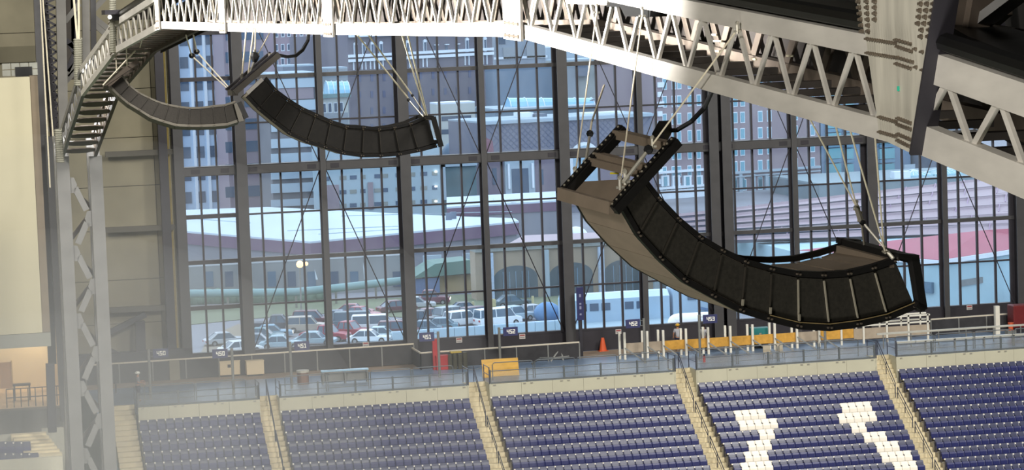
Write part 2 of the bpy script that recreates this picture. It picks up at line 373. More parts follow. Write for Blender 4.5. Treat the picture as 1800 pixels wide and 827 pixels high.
for k, p, pw, si in far:
    m.add([v+p for v in b.v], b.f, 0); m.add([v+p for v in pn.v], pn.f, 1)
    for f_, mi in zip(a.f, a.m): pass
    nn = len(m.v); m.v += [v+p for v in a.v]; m.f += [tuple(i+nn for i in f_) for f_ in a.f]; m.m += [2+mi for mi in a.m]
m.build('stadium_seating', [SB, SP, STD, GLINT], label='rows of indigo folding seats below the beige parapet, upper rows', cat='seating', kind='stuff')
# ---- front glass guardrail and hooped pipe rail behind it
GR = glassmat('rail_glass', (.96, .97, .97), .08, .09, (.62, .62, .6)); RAILT = mat('grey_green_rail', (.40, .42, .43), .45, .2, .05); CLAMP = mat('shiny_clamp', (.9, .88, .82), .2, .6, 0)
for si, (xa, xb, n) in enumerate(SECT):
    root = thing('glass_guardrail', ((xa+xb)/2, FY+.2, 0), 'low glass guardrail on the parapet above the %s' % SN[si], 'railing', 'glass guardrails along the parapet')
    y = FY+.18; npz = max(3, round((xb-xa)/2.4)); pw = (xb-xa-.1)/npz
    for i in range(npz):
        MB().box(xa+.05+pw*i+.06, y-.01, .1, xa+.05+pw*(i+1)-.06, y+.01, .72).build('glass_panel', GR, root)
    for i in range(npz+1):
        x = xa+.05+pw*i
        m = MB(); m.box(x-.05, y-.06, -.02, x+.05, y+.06, .86); m.build('post', RAILT, root)
        for sx in (-.22, .22):
            if (i == 0 and sx < 0) or (i == npz and sx > 0): continue
            MB().box(x+sx-.08, y-.22, -.1, x+sx+.08, y-.1, -.02).build('clamp', CLAMP, root)
    m = MB(); m.box(xa, y-.05, .02, xb, y+.05, .1); m.build('bottom_rail', RAILT, root)
    m = MB(); m.tube((xa, y, .78), (xb, y, .78), .03, 6); m.build('top_rail', RAILT, root)
    root = thing('pipe_railing', ((xa+xb)/2, FY+1.6, 0), 'hooped grey pipe railing behind the guardrail above the %s' % SN[si], 'railing', 'hooped pipe railings on the deck')
    y = FY+1.75; npz = max(2, round((xb-xa-1)/2.6)); pw = (xb-xa-1)/npz
    for i in range(npz):
        a_, b_ = xa+.5+pw*i+.06, xa+.5+pw*(i+1)-.06
        m = MB(); m.path([(a_, y, 0), (a_, y, .95), (a_+.06, y, 1.05), (a_+.16, y, 1.08), (b_-.16, y, 1.08), (b_-.06, y, 1.05), (b_, y, .95), (b_, y, 0)], .032, 6)
        m.tube((a_, y, .58), (b_, y, .58), .022, 6); m.tube((a_, y, .2), (b_, y, .2), .022, 6); m.build('hoop', RAILT, root)
# ================================================================ arched lattice truss (runs away from the camera, its foot at the far left)
TN = Vector((1, .039, 0)).normalized()              # across the truss, away from the camera
def PB(x, y): return tpl(x, y)
TH, TW = 1.30, 1.6
nodes = [PB(2080, 463), PB(1580, 252), PB(915, 65), PB(588, 61), PB(400, 55), PB(285, 50), PB(203, 95), PB(146, 169), PB(110, 278)]
colb = nodes[-1].copy(); colb.z = -14
nodes.append(colb)
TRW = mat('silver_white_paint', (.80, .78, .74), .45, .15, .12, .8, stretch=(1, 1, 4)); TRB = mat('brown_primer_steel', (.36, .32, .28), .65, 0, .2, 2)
TRG = mat('grey_truss_steel', (.50, .495, .485), .55, .1, .12, 1)
truss = thing('lattice_truss', (nodes[8].x, nodes[8].y, -14), 'white and grey arched lattice box truss with tall laced column at left', 'truss')
def seg_axes(i):
    a, b = nodes[i], nodes[i+1]; d = (b-a).normalized(); inn = d.cross(TN)      # in-plane normal, pointing up / outwards
    if inn.z < 0 and i < 8 : inn = -inn
    if i >= 8: inn = -Vector((0, 0, 0))+(d.cross(TN) if d.cross(TN).y > 0 else -d.cross(TN))
    return d, inn
ax = [seg_axes(i) for i in range(len(nodes)-1)]
tops = []
for i, p in enumerate(nodes):
    if i == 0: n = ax[0][1]; tops.append(p+n*TH); continue
    if i == len(nodes)-1: tops.append(p+ax[-1][1]*TH); continue
    n1, n2 = ax[i-1][1], ax[i][1]; n = (n1+n2).normalized(); tops.append(p+n*(TH/max(.5, n.dot(n1))))
for i in range(len(nodes)-1):
    a, b, ta, tb = nodes[i], nodes[i+1], tops[i], tops[i+1]; d, n = ax[i]; L = (b-a).length
    col = i == 8
    ch = .38 if i == 0 else (.44 if col else (.27 if i in (1, 2) else .25))
    mfront = TRG if i in (7, 8) else TRW
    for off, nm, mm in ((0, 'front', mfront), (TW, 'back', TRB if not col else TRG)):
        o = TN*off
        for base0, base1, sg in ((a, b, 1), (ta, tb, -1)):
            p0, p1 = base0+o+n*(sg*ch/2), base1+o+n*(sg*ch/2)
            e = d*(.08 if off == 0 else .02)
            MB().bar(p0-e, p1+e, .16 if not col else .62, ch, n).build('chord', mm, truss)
            if off == 0 and not col: # flange lip
                pass
    # dark filler: catwalk deck plate inside top
    npit = max(3, round(L/1.535)); q = 1/npit
    def P(t, h, off): return lerp(a, b, t)*(1-h)+lerp(ta, tb, t)*h+TN*off
    hb, ht = ch/TH*.9, 1-ch/TH*.9
    lw = .075 if i > 0 else .1
    if not col:
        for k in range(npit):
            t0 = k*q
            for s0, s1 in ((.03, .46), (.97, .54)):
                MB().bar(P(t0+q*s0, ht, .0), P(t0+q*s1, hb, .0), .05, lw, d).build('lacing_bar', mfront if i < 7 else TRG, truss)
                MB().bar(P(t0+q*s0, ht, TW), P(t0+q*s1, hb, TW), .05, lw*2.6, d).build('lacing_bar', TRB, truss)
        # underside battens between front and back bottom chords
        nb = max(4, round(L/(1.1 if i < 6 else 1.35)))
        for k in range(nb):
            t = (k+.5)/nb
            if i >= 5:
                c0, c1 = P(t, .12, .05), P(t, .12, TW-.05); mid = (c0+c1)/2
                m = MB(); g_ = .16*(i >= 6); poly = [c0+d*(.12+g_*.4), c0-d*(.2+g_*.4), lerp(c0, c1, .25)-d*(.28+g_), mid-d*(.3+g_), lerp(c0, c1, .75)-d*(.28+g_), c1-d*(.2+g_*.4), c1+d*(.12+g_*.4), lerp(c0, c1, .75)+d*(.22+g_), mid+d*(.26+g_), lerp(c0, c1, .25)+d*(.22+g_)]
                m.prism(poly, n*.05); m.build('batten_plate', TRB, truss)
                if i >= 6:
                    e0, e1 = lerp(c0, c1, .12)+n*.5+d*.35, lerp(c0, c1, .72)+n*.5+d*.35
                    MB().bar(e0, e1, .05, .22, (n-d*.6).normalized()).build('glint_plate', WHITEST, truss)  # added white plate, shaped to give bright glints inside the arch
            else:
                MB().bar(P(t, .1, 0), P(t, .1, TW), .12, .1, n).build('batten_plate', mat('shaded_batten', (.2, .18, .16), .7, 0, .2), truss)  # shade of the truss inside put into a darker batten colour
        if i in (0, 1, 2, 3, 4, 5):
            m = MB(); m.bar(P(0, .5, TW+.25), P(1, .5, TW+.25), .04, TH*1.05, n); m.build('catwalk_side_panel', mat('dark_catwalk', (.16, .14, .125), .8, 0, .3, 1.5), truss)
            m = MB(); m.bar(P(0, 1.06, .7), P(1, 1.06, .7), 1.5, .06, n); m.build('catwalk_deck', BLACKST, truss)
            m = MB(); m.tube(P(0, 1.12, -.02), P(1, 1.12, -.02), .12, 8); m.build('conduit_pipe', BLACKST, truss)
    else: # column: its inner face shows plates and diagonals between two wide flanges
        H = L; step = 3.35; nst = int(H/step)
        cen0, cen1 = .22, TW-.15
        for k in range(nst+1):
            z = a.z-1.0-k*step
            f0 = a.copy(); f0.z = z
            pA = f0+TN*.1+n*.12; pB = f0+TN*(TW-.1)+n*.12
            up = Vector((0, 0, 1))
            MB().prism([pA-up*.75, pA+up*.05, pA+TN*.42+up*.0, pA+TN*.55-up*.35, pA+TN*.42-up*.75], n*.06).build('gusset_plate', TRG, truss)
            MB().prism([pB-up*(.75+step/2), pB+up*(.05-step/2), pB-TN*.42-up*step/2, pB-TN*.55-up*(.35+step/2), pB-TN*.42-up*(.75+step/2)], n*.06).build('gusset_plate', TRG, truss)
            MB().bar(pA+TN*.45-up*.5+n*.05, pB-TN*.45-up*(step/2-.05)+n*.05, .3, .1, n).build('diagonal_brace', TRG, truss)
            MB().bar(pB-TN*.45-up*(step/2+.55)+n*.05, pA+TN*.45-up*(step-.1)+n*.05, .3, .1, n).build('diagonal_brace', TRG, truss)
            bA, bB = pA+n*1.0, pB+n*1.0
            MB().bar(bA-up*.2, bB-up*(step/2), .2, .12, n).build('diagonal_brace', TRB, truss)
            MB().bar(bB-up*(step/2), bA-up*step, .2, .12, n).build('diagonal_brace', TRB, truss)
for y_, x_ in ((185, 160), (235, 140)):  # unseen point lamps added to light the white plates in the arch
    l = bpy.data.lights.new('glint_fill_lamp', 'POINT'); l.energy = 260; l.shadow_soft_size = .1; o = bpy.data.objects.new('glint_fill_lamp', l); C.objects.link(o); o.location = tpl(x_, y_, .9)+Vector((0, 0, .25))
# bolted splice plates at the nodes
BOLT = mat('dark_bolt', (.46, .42, .37), .4, .5, .1)
def plate(px0, px1, i, w_=.35):
    a = nodes[i]; t = tops[i]; d = (ax[i-1][0]+ax[i][0]).normalized(); n = (t-a).normalized(); H = (t-a).length
    m = MB(); wv = d*(w_/2); o = -TN*.14
    m.obox(a+(t-a)*.5+o, wv, (t-a)*.54, TN*.025); g = m.build('splice_plate', TRW, truss)
    m = MB()
    for hh in (.02, .2, .82, .98):
        for k in range(4):
            c = a+n*(H*hh)+d*(w_*(-.38+k*.25))+o
            m.tube(c, c-TN*.05, .04, 6)
        c = a+n*(H*hh)+d*0+o-TN*.03; m.obox(c, d*(w_*.36), n*.02, TN*.02)
    m.build('bolts', BOLT, g, kind='stuff')
plate(0, 0, 2, 1.25); plate(0, 0, 3, 1.2); plate(0, 0, 4, 1.1); plate(0, 0, 5, .9); plate(0, 0, 6, .9)
# the big gusset plate
GP = [(1501, -14), (1652, -14), (1606, 272), (1546, 243), (1543, 218), (1521, 62)]
o = -.18
m = MB(); m.prism([tpl(x, y, o) for x, y in GP], TN*.09); gus = m.build('gusset_plate', mat('streaky_zinc_plate', (.80, .78, .72), .5, .25, .18, 1.4, stretch=(1.5, 3, .5)), truss)
e0, e1 = tpl(1652, -14, o), tpl(1606, 272, o); MB().bar(e0+TN*.1, e1+TN*.1, .3, .05, (0, 1, 0)).build('edge_flange', DKSTEEL, gus)
def boltrow(x0, y0, x1, y1, n, rad=.022):
    m = MB()
    for k in range(n):
        c = tpl(lerp(x0, x1, k/max(1, n-1)), lerp(y0, y1, k/max(1, n-1)), o)
        m.tube(c, c-TN*.03, rad*1.1, 6); m.tube(c-TN*.03, c-TN*.055, rad*.7, 6)
    m.build('bolts', BOLT, gus, kind='stuff')
for r in range(7): boltrow(1510+r*1.2, -8+r*10.5, 1540-(r > 4)*12, -8+r*10.5, 3 if r < 5 else 2, .03)
for r in range(7): boltrow(1622-r*1.5+(r > 4)*8, 6+r*11.5-11, 1645-r*1.8, 6+r*11.5-11, 3 if r < 5 else 2, .03)
boltrow(1526, 68, 1576, 76, 13); boltrow(1577, 70, 1602, 77, 6); boltrow(1580, 82, 1604, 90, 6); boltrow(1611, 86, 1623, 91, 2)
boltrow(1527, 93, 1576, 101, 13); boltrow(1580, 101, 1606, 109, 6); boltrow(1578, 112, 1602, 120, 6); boltrow(1612, 118, 1624, 123, 2)
boltrow(1549, 206, 1577, 214, 8); boltrow(1581, 208, 1602, 216, 6); boltrow(1581, 219, 1602, 227, 6)
boltrow(1549, 232, 1577, 240, 8); boltrow(1581, 236, 1602, 245, 6); boltrow(1581, 247, 1600, 257, 6)
m = MB(); c = tpl(1579, 156, o-.01); m.obox(c, Vector((0, .018, 0)), Vector((0, 0, .03)), TN*.01); m.build('sticker', mat('teal_sticker', (.2, .75, .62), .5, 0, 0), gus)
# ---- roof steel behind the truss, upper right
rs = thing('roof_steelwork', tpl(1700, 200, 3), 'dark brown roof steelwork rising behind the white truss at the big gusset plate', 'steelwork')
def rb(x0, y0, x1, y1, off, wd, ht, mm, nm, off1=None): return MB().bar(tpl(x0, y0, off), tpl(x1, y1, off if off1 is None else off1), wd, ht, TN).build(nm, mm, rs)
rb(1686, -60, 1664, 120, 1.0, .28, .5, TRB, 'post'); rb(1735, -60, 1708, 90, 1.1, .16, .3, TRB, 'post')
for off, mm in ((3.2, BLACKST),):
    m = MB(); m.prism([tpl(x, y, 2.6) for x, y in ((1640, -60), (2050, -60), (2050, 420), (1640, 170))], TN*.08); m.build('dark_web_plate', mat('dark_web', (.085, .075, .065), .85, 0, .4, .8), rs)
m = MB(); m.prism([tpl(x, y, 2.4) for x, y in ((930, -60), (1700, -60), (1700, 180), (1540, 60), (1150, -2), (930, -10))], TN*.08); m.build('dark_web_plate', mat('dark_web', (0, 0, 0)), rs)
rb(1700, 58, 1830, -40, 1.2, .12, .26, TRG, 'diagonal_brace'); rb(1712, 62, 1760, 20, 1.6, .1, .3, TRB, 'diagonal_brace')
rb(1700, 85, 1900, 70, 2.0, .2, .2, DKSTEEL, 'strut'); rb(1690, 52, 1830, 110, 2.3, .1, .14, TRB, 'strut'); rb(1745, -20, 1753, 60, 2.2, .12, .2, DKSTEEL, 'strut')
m = MB(); m.path([tpl(1630, 42, .5), tpl(1700, 82, .5), tpl(1800, 122, .5), tpl(1960, 190, .5)], .13, 8); m.build('pipe', BLACKST, rs)
m = MB(); m.path([tpl(1170, -2, .3), tpl(1300, 14, .3), tpl(1420, 34, .3), tpl(1525, 56, .3)], .10, 8); m.build('pipe', BLACKST, rs)
for k, (x0, y0, x1, y1) in enumerate([(1280, 2, 1500, 22), (1330, 8, 1510, 30), (1250, -4, 1480, 12)]): rb(x0, y0, x1, y1, 2.0, .1, .07, TRB, 'strut')
SLOT = mat('pale_light_slit', (.8, .77, .66), .4, .3, 0)  # pale bars painted in for slits of light behind the truss
for x0, y0, l in ((1360, 11, 18), (1494, 34, 17), (1252, 61, 8), (1255, 72, 14), (1258, 90, 7), (1322, 104, 7), (1383, 98, 10)): rb(x0, y0, x0+l, y0+.5, 1.5, .03, .025, SLOT, 'light_slit')
# white lamp housing over the truss
lh = thing('floodlight_housing', tpl(1040, 0, .2), 'white floodlight housing sitting on the white truss above the near loudspeaker', 'lamp')
m = MB(); m.prism([tpl(x, y, -.1) for x, y in ((992, -10), (1070, -10), (1066, 9), (996, 6))], TN*.5); m.build('housing', TRW, lh)
m = MB(); m.prism([tpl(x, y, -.05) for x, y in ((1066, 4), (1146, 4), (1142, 30), (1098, 29), (1090, 12), (1066, 12))], TN*.3); m.build('bracket', BLACKST, lh)
# ================================================================ line arrays
GRL = mat('black_grille_cloth', (.175, .165, .14), .8, 0, .22, 14, .12, spec=.25); RLM = mat('black_rigging', (.11, .105, .10), .5, .2, .1, 8); PLY = mat('taupe_cabinet', (.47, .42, .36), .6, 0, .08, 3)
CABLE = mat('steel_wire_rope', (.86, .82, .72), .5, .0, .1, 10); SHK = mat('galvanised_shackle', (.82, .80, .74), .3, .6, .1, 10); SILV = mat('silver_latch', (.75, .72, .64), .35, .5, 0); YEL = mat('yellow_sticker', (.9, .82, .1), .5, 0, 0); BLKR = mat('black_rubber', (.06, .06, .065), .6, 0, 0)
def solve_w(rx, ry, D, dx, dy):
    dd = .8
    for _ in range(60):
        r = (dx*D+(rx-900)*dd)/F; u = (-dy*D-(ry-413.5)*dd)/F; dd = math.sqrt(max(.05, 1-r*r-u*u))
    return (RT*r+UP*u+fw*dd).normalized()
QQ = {}
def line_array(name, label, D, ref, disp, W, U, L, casing, railm, grl, seams=True, taper=.55):
    wv = solve_w(ref[0], ref[1], D, disp[0]/W, disp[1]/W); O = atd(ref[0], ref[1], D)
    pp = lambda x, y, o=0: pln(x, y, O+wv*o, wv)
    QQ[label] = lambda x, y, o=0: pln(x, y, O, wv)+wv*o
    Up = [pp(*q) for q in U]; Lp = [pp(*q) for q in L]; n = len(U)
    root = thing(name, Lp[n//2], label, 'loudspeaker', 'curved line arrays hung from the truss')
    up2 = [a-(b-a)*.13 for a, b in zip(Up, Lp)]; lo2 = [b+(b-a)*.16 for a, b in zip(Up, Lp)]
    for i in range(n-1):
        a, b, c, d = Up[i], Up[i+1], Lp[i+1], Lp[i]; ce = (a+b+c+d)/4
        q = [ce+(v-ce)*.955 for v in (a, b, c, d)]
        MB().prism(q, wv*.12).build('grille_panel', grl, root)
        f0 = [lerp(up2[i], ce, .12), lerp(up2[i+1], ce, .12), lerp(lo2[i+1], ce, .02), lerp(lo2[i], ce, .02)]
        b0 = [lerp(f0[0], f0[3], max(.08, taper*(1-i/6))), lerp(f0[1], f0[2], max(.08, taper*(1-(i+1)/6))), f0[2], f0[3]]
        vs = [v+wv*.07 for v in f0]+[lerp(v, w_, .35)+wv*W*.45 for v, w_ in zip(f0, b0)]+[v+wv*(W-.03) for v in b0]
        MB().add(vs, [(0, 1, 2, 3), (11, 10, 9, 8)]+[(k*4+j, k*4+(j+1) % 4, k*4+4+(j+1) % 4, k*4+4+j) for k in (0, 1) for j in range(4)]).build('cabinet', casing, root)
        # rails on the front face, bolted
        for A, B, nm in ((up2, Up, 'upper_rail'), (lo2, Lp, 'lower_rail')):
            ofs = -wv*.02
            rl = MB().prism([A[i]+ofs, A[i+1]+ofs, B[i+1]+ofs, B[i]+ofs], wv*.1).build(nm, railm, root)
            m = MB(); mid = (A[i+1]+B[i+1])/2
            for t in (-.06, .06): m.tube(mid+(A[i]-A[i+1])*t+ofs, mid+(A[i]-A[i+1])*t+ofs-wv*.03, .018, 6)
            m.build('rail_bolt', BOLT, rl)
            # same rail at the back
            bo = wv*(W-.06)
            if nm == 'lower_rail' or i >= n-6: MB().prism([A[i]+bo, A[i+1]+bo, B[i+1]+bo, B[i]+bo], wv*.06).build('back_rail', railm, root)
        if 0 < i:
            a_, b_ = Up[i], Lp[i]; br = seams and i >= 7
            MB().bar(lerp(a_, b_, .06)-wv*.015, lerp(a_, b_, .95)-wv*.015, .022 if br else .02, .03, wv).build('seam_bar', SILV if br else mat('dim_seam', (.2, .185, .16), .5), root)
            if seams and i in (5, 6, 7): MB().bar(lerp(a_, b_, .82)-wv*.03, lerp(a_, b_, .97)-wv*.03, .035, .03, wv).build('latch', SILV, root)
    if seams:
        m = MB()
        for i in range(n-1):
            if i > n-7: m.bar(Lp[i]-wv*.03, Lp[i+1]-wv*.03, .014, .014, wv)
        m.build('edge_trim', mat('tan_edge', (.55, .48, .33), .5), root)
    return root, pp, wv, Up, Lp, up2, lo2
def cable(root, pts, r=.014, m=None, nm='wire_rope'): return MB().path(pts, r, 6).build(nm, m or CABLE, root)
def shackle(root, p, s=1, m=None):
    s *= .55
    mb = MB(); p = Vector(p); mb.tube(p-Vector((0, 0, .09*s)), p+Vector((0, 0, .12*s)), .035*s, 6); mb.tube(p-Vector((.08*s, 0, .04*s)), p+Vector((.08*s, 0, -.04*s)), .03*s, 6); mb.sphere(p+Vector((0, 0, .14*s)), .05*s, n=6, k=4)
    return mb.build('shackle', m or SHK, root)
def turnbuckle(root, a, b, s=1):
    s *= .6
    a, b = Vector(a), Vector(b); g = MB().tube(a, b, .035*s, 6).build('turnbuckle', SHK, root)
    MB().tube(lerp(a, b, -.08), lerp(a, b, .12), .055*s, 6).build('hook', SHK, g); MB().sphere(lerp(a, b, 1.0), .09*s, n=6, k=4).build('lock_ring', BLKR, g)
# ---- near array
U1 = [(1130.6, 318), (1156, 352.6), (1190.4, 389), (1228.5, 421.5), (1268.4, 445), (1310, 465), (1355.5, 477.7), (1402, 487), (1447, 489), (1492.5, 486), (1536, 476), (1576, 462.6)]
L1 = [(1096, 358), (1125, 407), (1167, 441.5), (1205, 487), (1254, 514), (1303, 539.4), (1352, 554), (1403, 566.6), (1456, 569.6), (1507.5, 563), (1557.5, 552), (1605.7, 532)]
L1[2] = (1163, 449)
A1, p1, w1, Up, Lp, up2, lo2 = line_array('loudspeaker_array', 'largest black curved loudspeaker array hanging nearest, in front of the window, with taupe cabinet sides', 45, (1300, 430), (-97, -27), 1.5, U1, L1, PLY, RLM, GRL)
W1 = 1.5; q1 = list(QQ.values())[-1]
fl = thing('fly_frame', (0, 0, 0)); fl.parent = A1; 
fl.location = (0, 0, 0)
def railbar(x0, y0, x1, y1, o, th=.2): 
    a, b = q1(x0, y0, o), q1(x1, y1, o)
    g = MB().bar(a, b, .14, th, w1).build('frame_rail', RLM, fl)
    nrm = (b-a).normalized().cross(w1).normalized(); nrm = nrm if nrm.z > 0 else -nrm
    MB().bar(a+nrm*.08, b+nrm*.08, .02, .12, w1).build('perforated_flange', mat('dark_flange', (.09, .085, .08), .5, .3, 0), fl)
    m = MB()
    for k in range(15):
        c = lerp(a, b, (k+.5)/15)+nrm*.095; m.sphere(c, .02, n=6, k=4)
    m.build('rail_holes', SILV, fl, kind='stuff')
railbar(1077, 370, 1188, 248, -.02); 
railbar(1077, 370, 1188, 248, W1*.99)
def cross(x, y, x2, y2, wd=.16, ht=.14, mm=None): MB().bar(q1(x, y, 0), q1(x2, y2, W1), wd, ht, (0, 0, 1)).build('cross_beam', mm or PLY, fl)
cross(1075, 366, 1075, 366, .1, .2); cross(1132, 307, 1132, 307, .15, .12); cross(1141, 297, 1141, 297, .15, .12); cross(1178, 258, 1178, 258, .2, .14)
MB().bar(p1(1158, 245, .6), p1(1170, 222, .9), .2, .2).build('motor_bracket', RLM, fl)
MB().obox(p1(1080, 305, .9), RT*.07, UP*.015, fw*.02).build('sticker', YEL, fl); MB().obox(p1(1075, 371, .75)-UP*.02-w1*.12, RT*.03, UP*.03, fw*.02).build('sticker', YEL, fl)
# tail frame
tf = thing('tail_frame', (0, 0, 0)); tf.parent = A1
for o in (-.04, W1):
    MB().bar(q1(1602, 450, o), q1(1617, 544, o), .16, .14, w1).build('tail_plate', RLM, tf); MB().bar(q1(1572, 449, o), q1(1608, 452, o), .1, .14, w1).build('tail_arm', RLM, tf); MB().bar(q1(1605, 534, o), q1(1620, 541, o), .1, .14, w1).build('tail_arm', RLM, tf)
for x, y, mm in ((1577, 452, RLM), (1600, 455, RLM), (1568, 464, PLY)): MB().bar(q1(x, y, 0), q1(x, y, W1), .1, .14).build('cross_beam', mm, tf)
T1 = lambda x, y: tpl(x, y, -.15)
b1 = p1(1099, 318, W1*.99) 
for (tx, ty), (bx, by), o in (((1049, 19), (1011, 309), W1), ((1129, 25), (1090, 326), 0), ):
    q = p1(bx, by, 0) if o == 0 else atd(bx, by, 46.2); cable(A1, [T1(tx, ty), q]); shackle(A1, q, 1.5); shackle(A1, T1(tx, ty), 1.2)
q = atd(1028, 296, 46.0); t = atd(1040, 215, 46.3); cable(A1, [q, t, tpl(1062, 150, .6)], .018); turnbuckle(A1, lerp(q, t, .1), lerp(q, t, .75), 1.2); shackle(A1, q, 1.4)
q = p1(1099, 316, 0); t = p1(1147, 254, -.05); cable(A1, [t, T1(1296, 52)]); turnbuckle(A1, q, lerp(q, t, .85), 1.5); shackle(A1, q, 1.7); shackle(A1, t, 1.4); shackle(A1, T1(1296, 52), 1.2)
cable(A1, [p1(1168, 230, .8), p1(1190, 229, .8), p1(1215, 214, .7), tpl(1238, 190, 1.0), tpl(1252, 160, 1.0), tpl(1258, 140, 1.0)], .04, BLKR, 'power_cable')
k1 = p1(1506, 365, .7); k2 = p1(1513, 385, .7)
for tx, ty in ((1415, 193), (1462, 195)): cable(A1, [tpl(tx, ty, .1), k1]); 
for tx, ty, bx, by, o in ((1490, 214, 1556, 442, 0.1), (1537, 228, 1554, 440, .3)): cable(A1, [tpl(tx, ty, .1), p1(bx, by, o)]); shackle(A1, p1(bx, by, o), .9)
shackle(A1, k1, 1.3); shackle(A1, k2, 1.3); MB().tube(p1(1505, 362, .7), p1(1513, 388, .7), .05, 6).build('hook', SHK, A1); turnbuckle(A1, p1(1521, 448, .9), p1(1514, 390, .7), .9); turnbuckle(A1, p1(1566, 450, .0), p1(1517, 392, .6), 1.0)
# ---- middle array
z = lambda pts, s, ox, oy: [(ox+x/s, oy+y/s) for x, y in pts]
U2 = z([(270, 250), (325, 318), (400, 375), (478, 425), (557, 460), (640, 497), (730, 525), (825, 530), (913, 540), (1000, 530), (1090, 510), (1175, 475)], 3.18, 380, 60)
L2 = z([(180, 340), (245, 410), (328, 478), (415, 545), (512, 590), (613, 622), (713, 655), (818, 668), (922, 668), (1025, 660), (1127, 640), (1228, 612)], 3.18, 380, 60)
A2, p2, w2, Up, Lp, up2, lo2 = line_array('loudspeaker_array', 'middle-sized black curved loudspeaker array with tilted fly bar, hanging left of the largest one', 75, (600, 200), (-12, -1), 1.5, U2, L2, mat('light_cabinet', (.62, .58, .50), .6, 0, .08, 3), RLM, mat('dark_grille_cloth', (.115, .105, .09), .8, 0, .2, 10), False, .2)
q2 = list(QQ.values())[-1]; fl2 = thing('fly_frame', (0, 0, 0)); fl2.parent = A2
for o in (-.05, 1.45):
    MB().bar(q2(411, 163, o), q2(490, 96, o), .16, .3, w2).build('frame_rail', mat('fly_bar_grey', (.33, .31, .28), .6), fl2)
    MB().bar(q2(405, 158, o), q2(484, 91, o), .05, .3, w2).build('perforated_flange', DKSTEEL, fl2)
for x, y in ((413, 163), (450, 130), (485, 98)): MB().bar(q2(x, y, 0), q2(x, y, 1.45), .16, .16).build('cross_beam', mat('fly_bar_grey', (.33, .31, .28), .6), fl2)
MB().bar(q2(434, 164, -.06), q2(461, 139, -.06), .1, .1, w2).build('white_bar', WHITEST, fl2)
tf2 = thing('tail_frame', (0, 0, 0)); tf2.parent = A2
for o in (-.04, 1.45): MB().bar(q2(761, 206, o), q2(775, 258, o), .13, .14, w2).build('tail_plate', RLM, tf2); MB().bar(q2(748, 206, o), q2(762, 207, o), .1, .1, w2).build('tail_arm', RLM, tf2)
for x, y in ((760, 208), (768, 250)): MB().bar(q2(x, y, 0), q2(x, y, 1.45), .1, .1).build('cross_beam', RLM, tf2)
for t, b in (((433, 50), (425, 140)), ((446, 50), (435, 142)), ((449, 50), (448, 98))): cable(A2, [tpl(*t, -.1), p2(*b, .1)], .022); shackle(A2, p2(*b, .1), 1.6)
cable(A2, [tpl(475, 56, .4), p2(452, 98, .1)], .018); MB().sphere(p2(448, 99, .1), .13, n=6, k=4).build('motor_knot', BLKR, A2); turnbuckle(A2, p2(438, 132, .1), p2(448, 105, .1), 1.6)
cable(A2, [p2(490, 97, .4), p2(505, 100, .4), p2(520, 98, .4), p2(532, 88, .5), p2(541, 72, .7), tpl(543, 54, 1)], .05, BLKR, 'power_cable')
for t, b, o in (((628, 62), (717, 172), 0.05), ((645, 58), (723, 165), .3)): cable(A2, [tpl(*t, .1), p2(*b, o)], .022)
turnbuckle(A2, p2(744, 206, .05), p2(718, 176, .05), .9); turnbuckle(A2, p2(748, 203, .3), p2(725, 168, .3), .8)
for t, b in (((705, 56), (749, 202)), ((716, 58), (751, 204))): cable(A2, [tpl(*t, .1), p2(*b, .1)], .02)
MB().box(0, 0, 0, .01, .01, .01)
# ---- far array
U3 = [(213.7, 134), (226, 150.6), (242.5, 164), (260, 173), (278.6, 181.4), (296, 186.3), (315, 190), (333.8, 192), (354, 191.5), (374.4, 189), (394.7, 187), (413.6, 181)]
L3 = [(195, 150.6), (210.7, 167), (227, 180.4), (246, 191.7), (266, 204), (288, 211.5), (309.7, 217.6), (331.8, 219), (354, 219), (376.7, 218), (399.7, 216), (421, 209)]
A3, p3, w3, Up, Lp, up2, lo2 = line_array('loudspeaker_array', 'smallest greyish curved loudspeaker array, tucked beneath the bend of the white truss', 112, (310, 190), (-3, 6), 1.5, U3, L3, mat('grey_cabinet', (.44, .42, .38), .6, 0, .08, 3), mat('grey_rigging', (.40, .38, .34), .5, .1, .1), mat('paler_grille', (.19, .175, .155), .8, 0, .2, 20), False, .1)  # far array given paler grille and rigging tones
q3 = list(QQ.values())[-1]; fl3 = thing('fly_frame', (0, 0, 0)); fl3.parent = A3
for o in (-.05, 1.45): MB().bar(q3(184, 148, o), q3(243, 108, o), .2, .3, w3).build('frame_rail', TRB, fl3)
for x, y in ((186, 147), (238, 112)): MB().bar(q3(x, y, 0), q3(x, y, 1.45), .16, .16).build('cross_beam', TRB, fl3)
MB().tube(p3(181, 150, -.2), p3(238, 89, -.3), .035, 6).build('guide_rod', CABLE, A3)
MB().bar(q3(420, 180, 0), q3(433, 208, 0), .2, .2, w3).build('tail_plate', RLM, A3); MB().bar(q3(415, 182, 0), q3(424, 214, 0), .2, .2, w3).build('tail_plate', mat('grey_rigging', (0, 0, 0)), A3)
for t, b in (((327, 62), (337, 98)), ((340, 62), (346, 91))): cable(A3, [tpl(*t, 1.4), p3(*b, .4), p3(404+t[0]*0, 160-(t[0]-327)*.3, .3)], .028); MB().sphere(p3(*b, .4), .12, n=6, k=4).build('motor_knot', BLKR, A3)
for t, b in (((222, 86), (224, 122)), ((204, 95), (205, 135)), ((251, 66), (246, 84))): cable(A3, [tpl(*t, .1), p3(*b, .1)], .022)
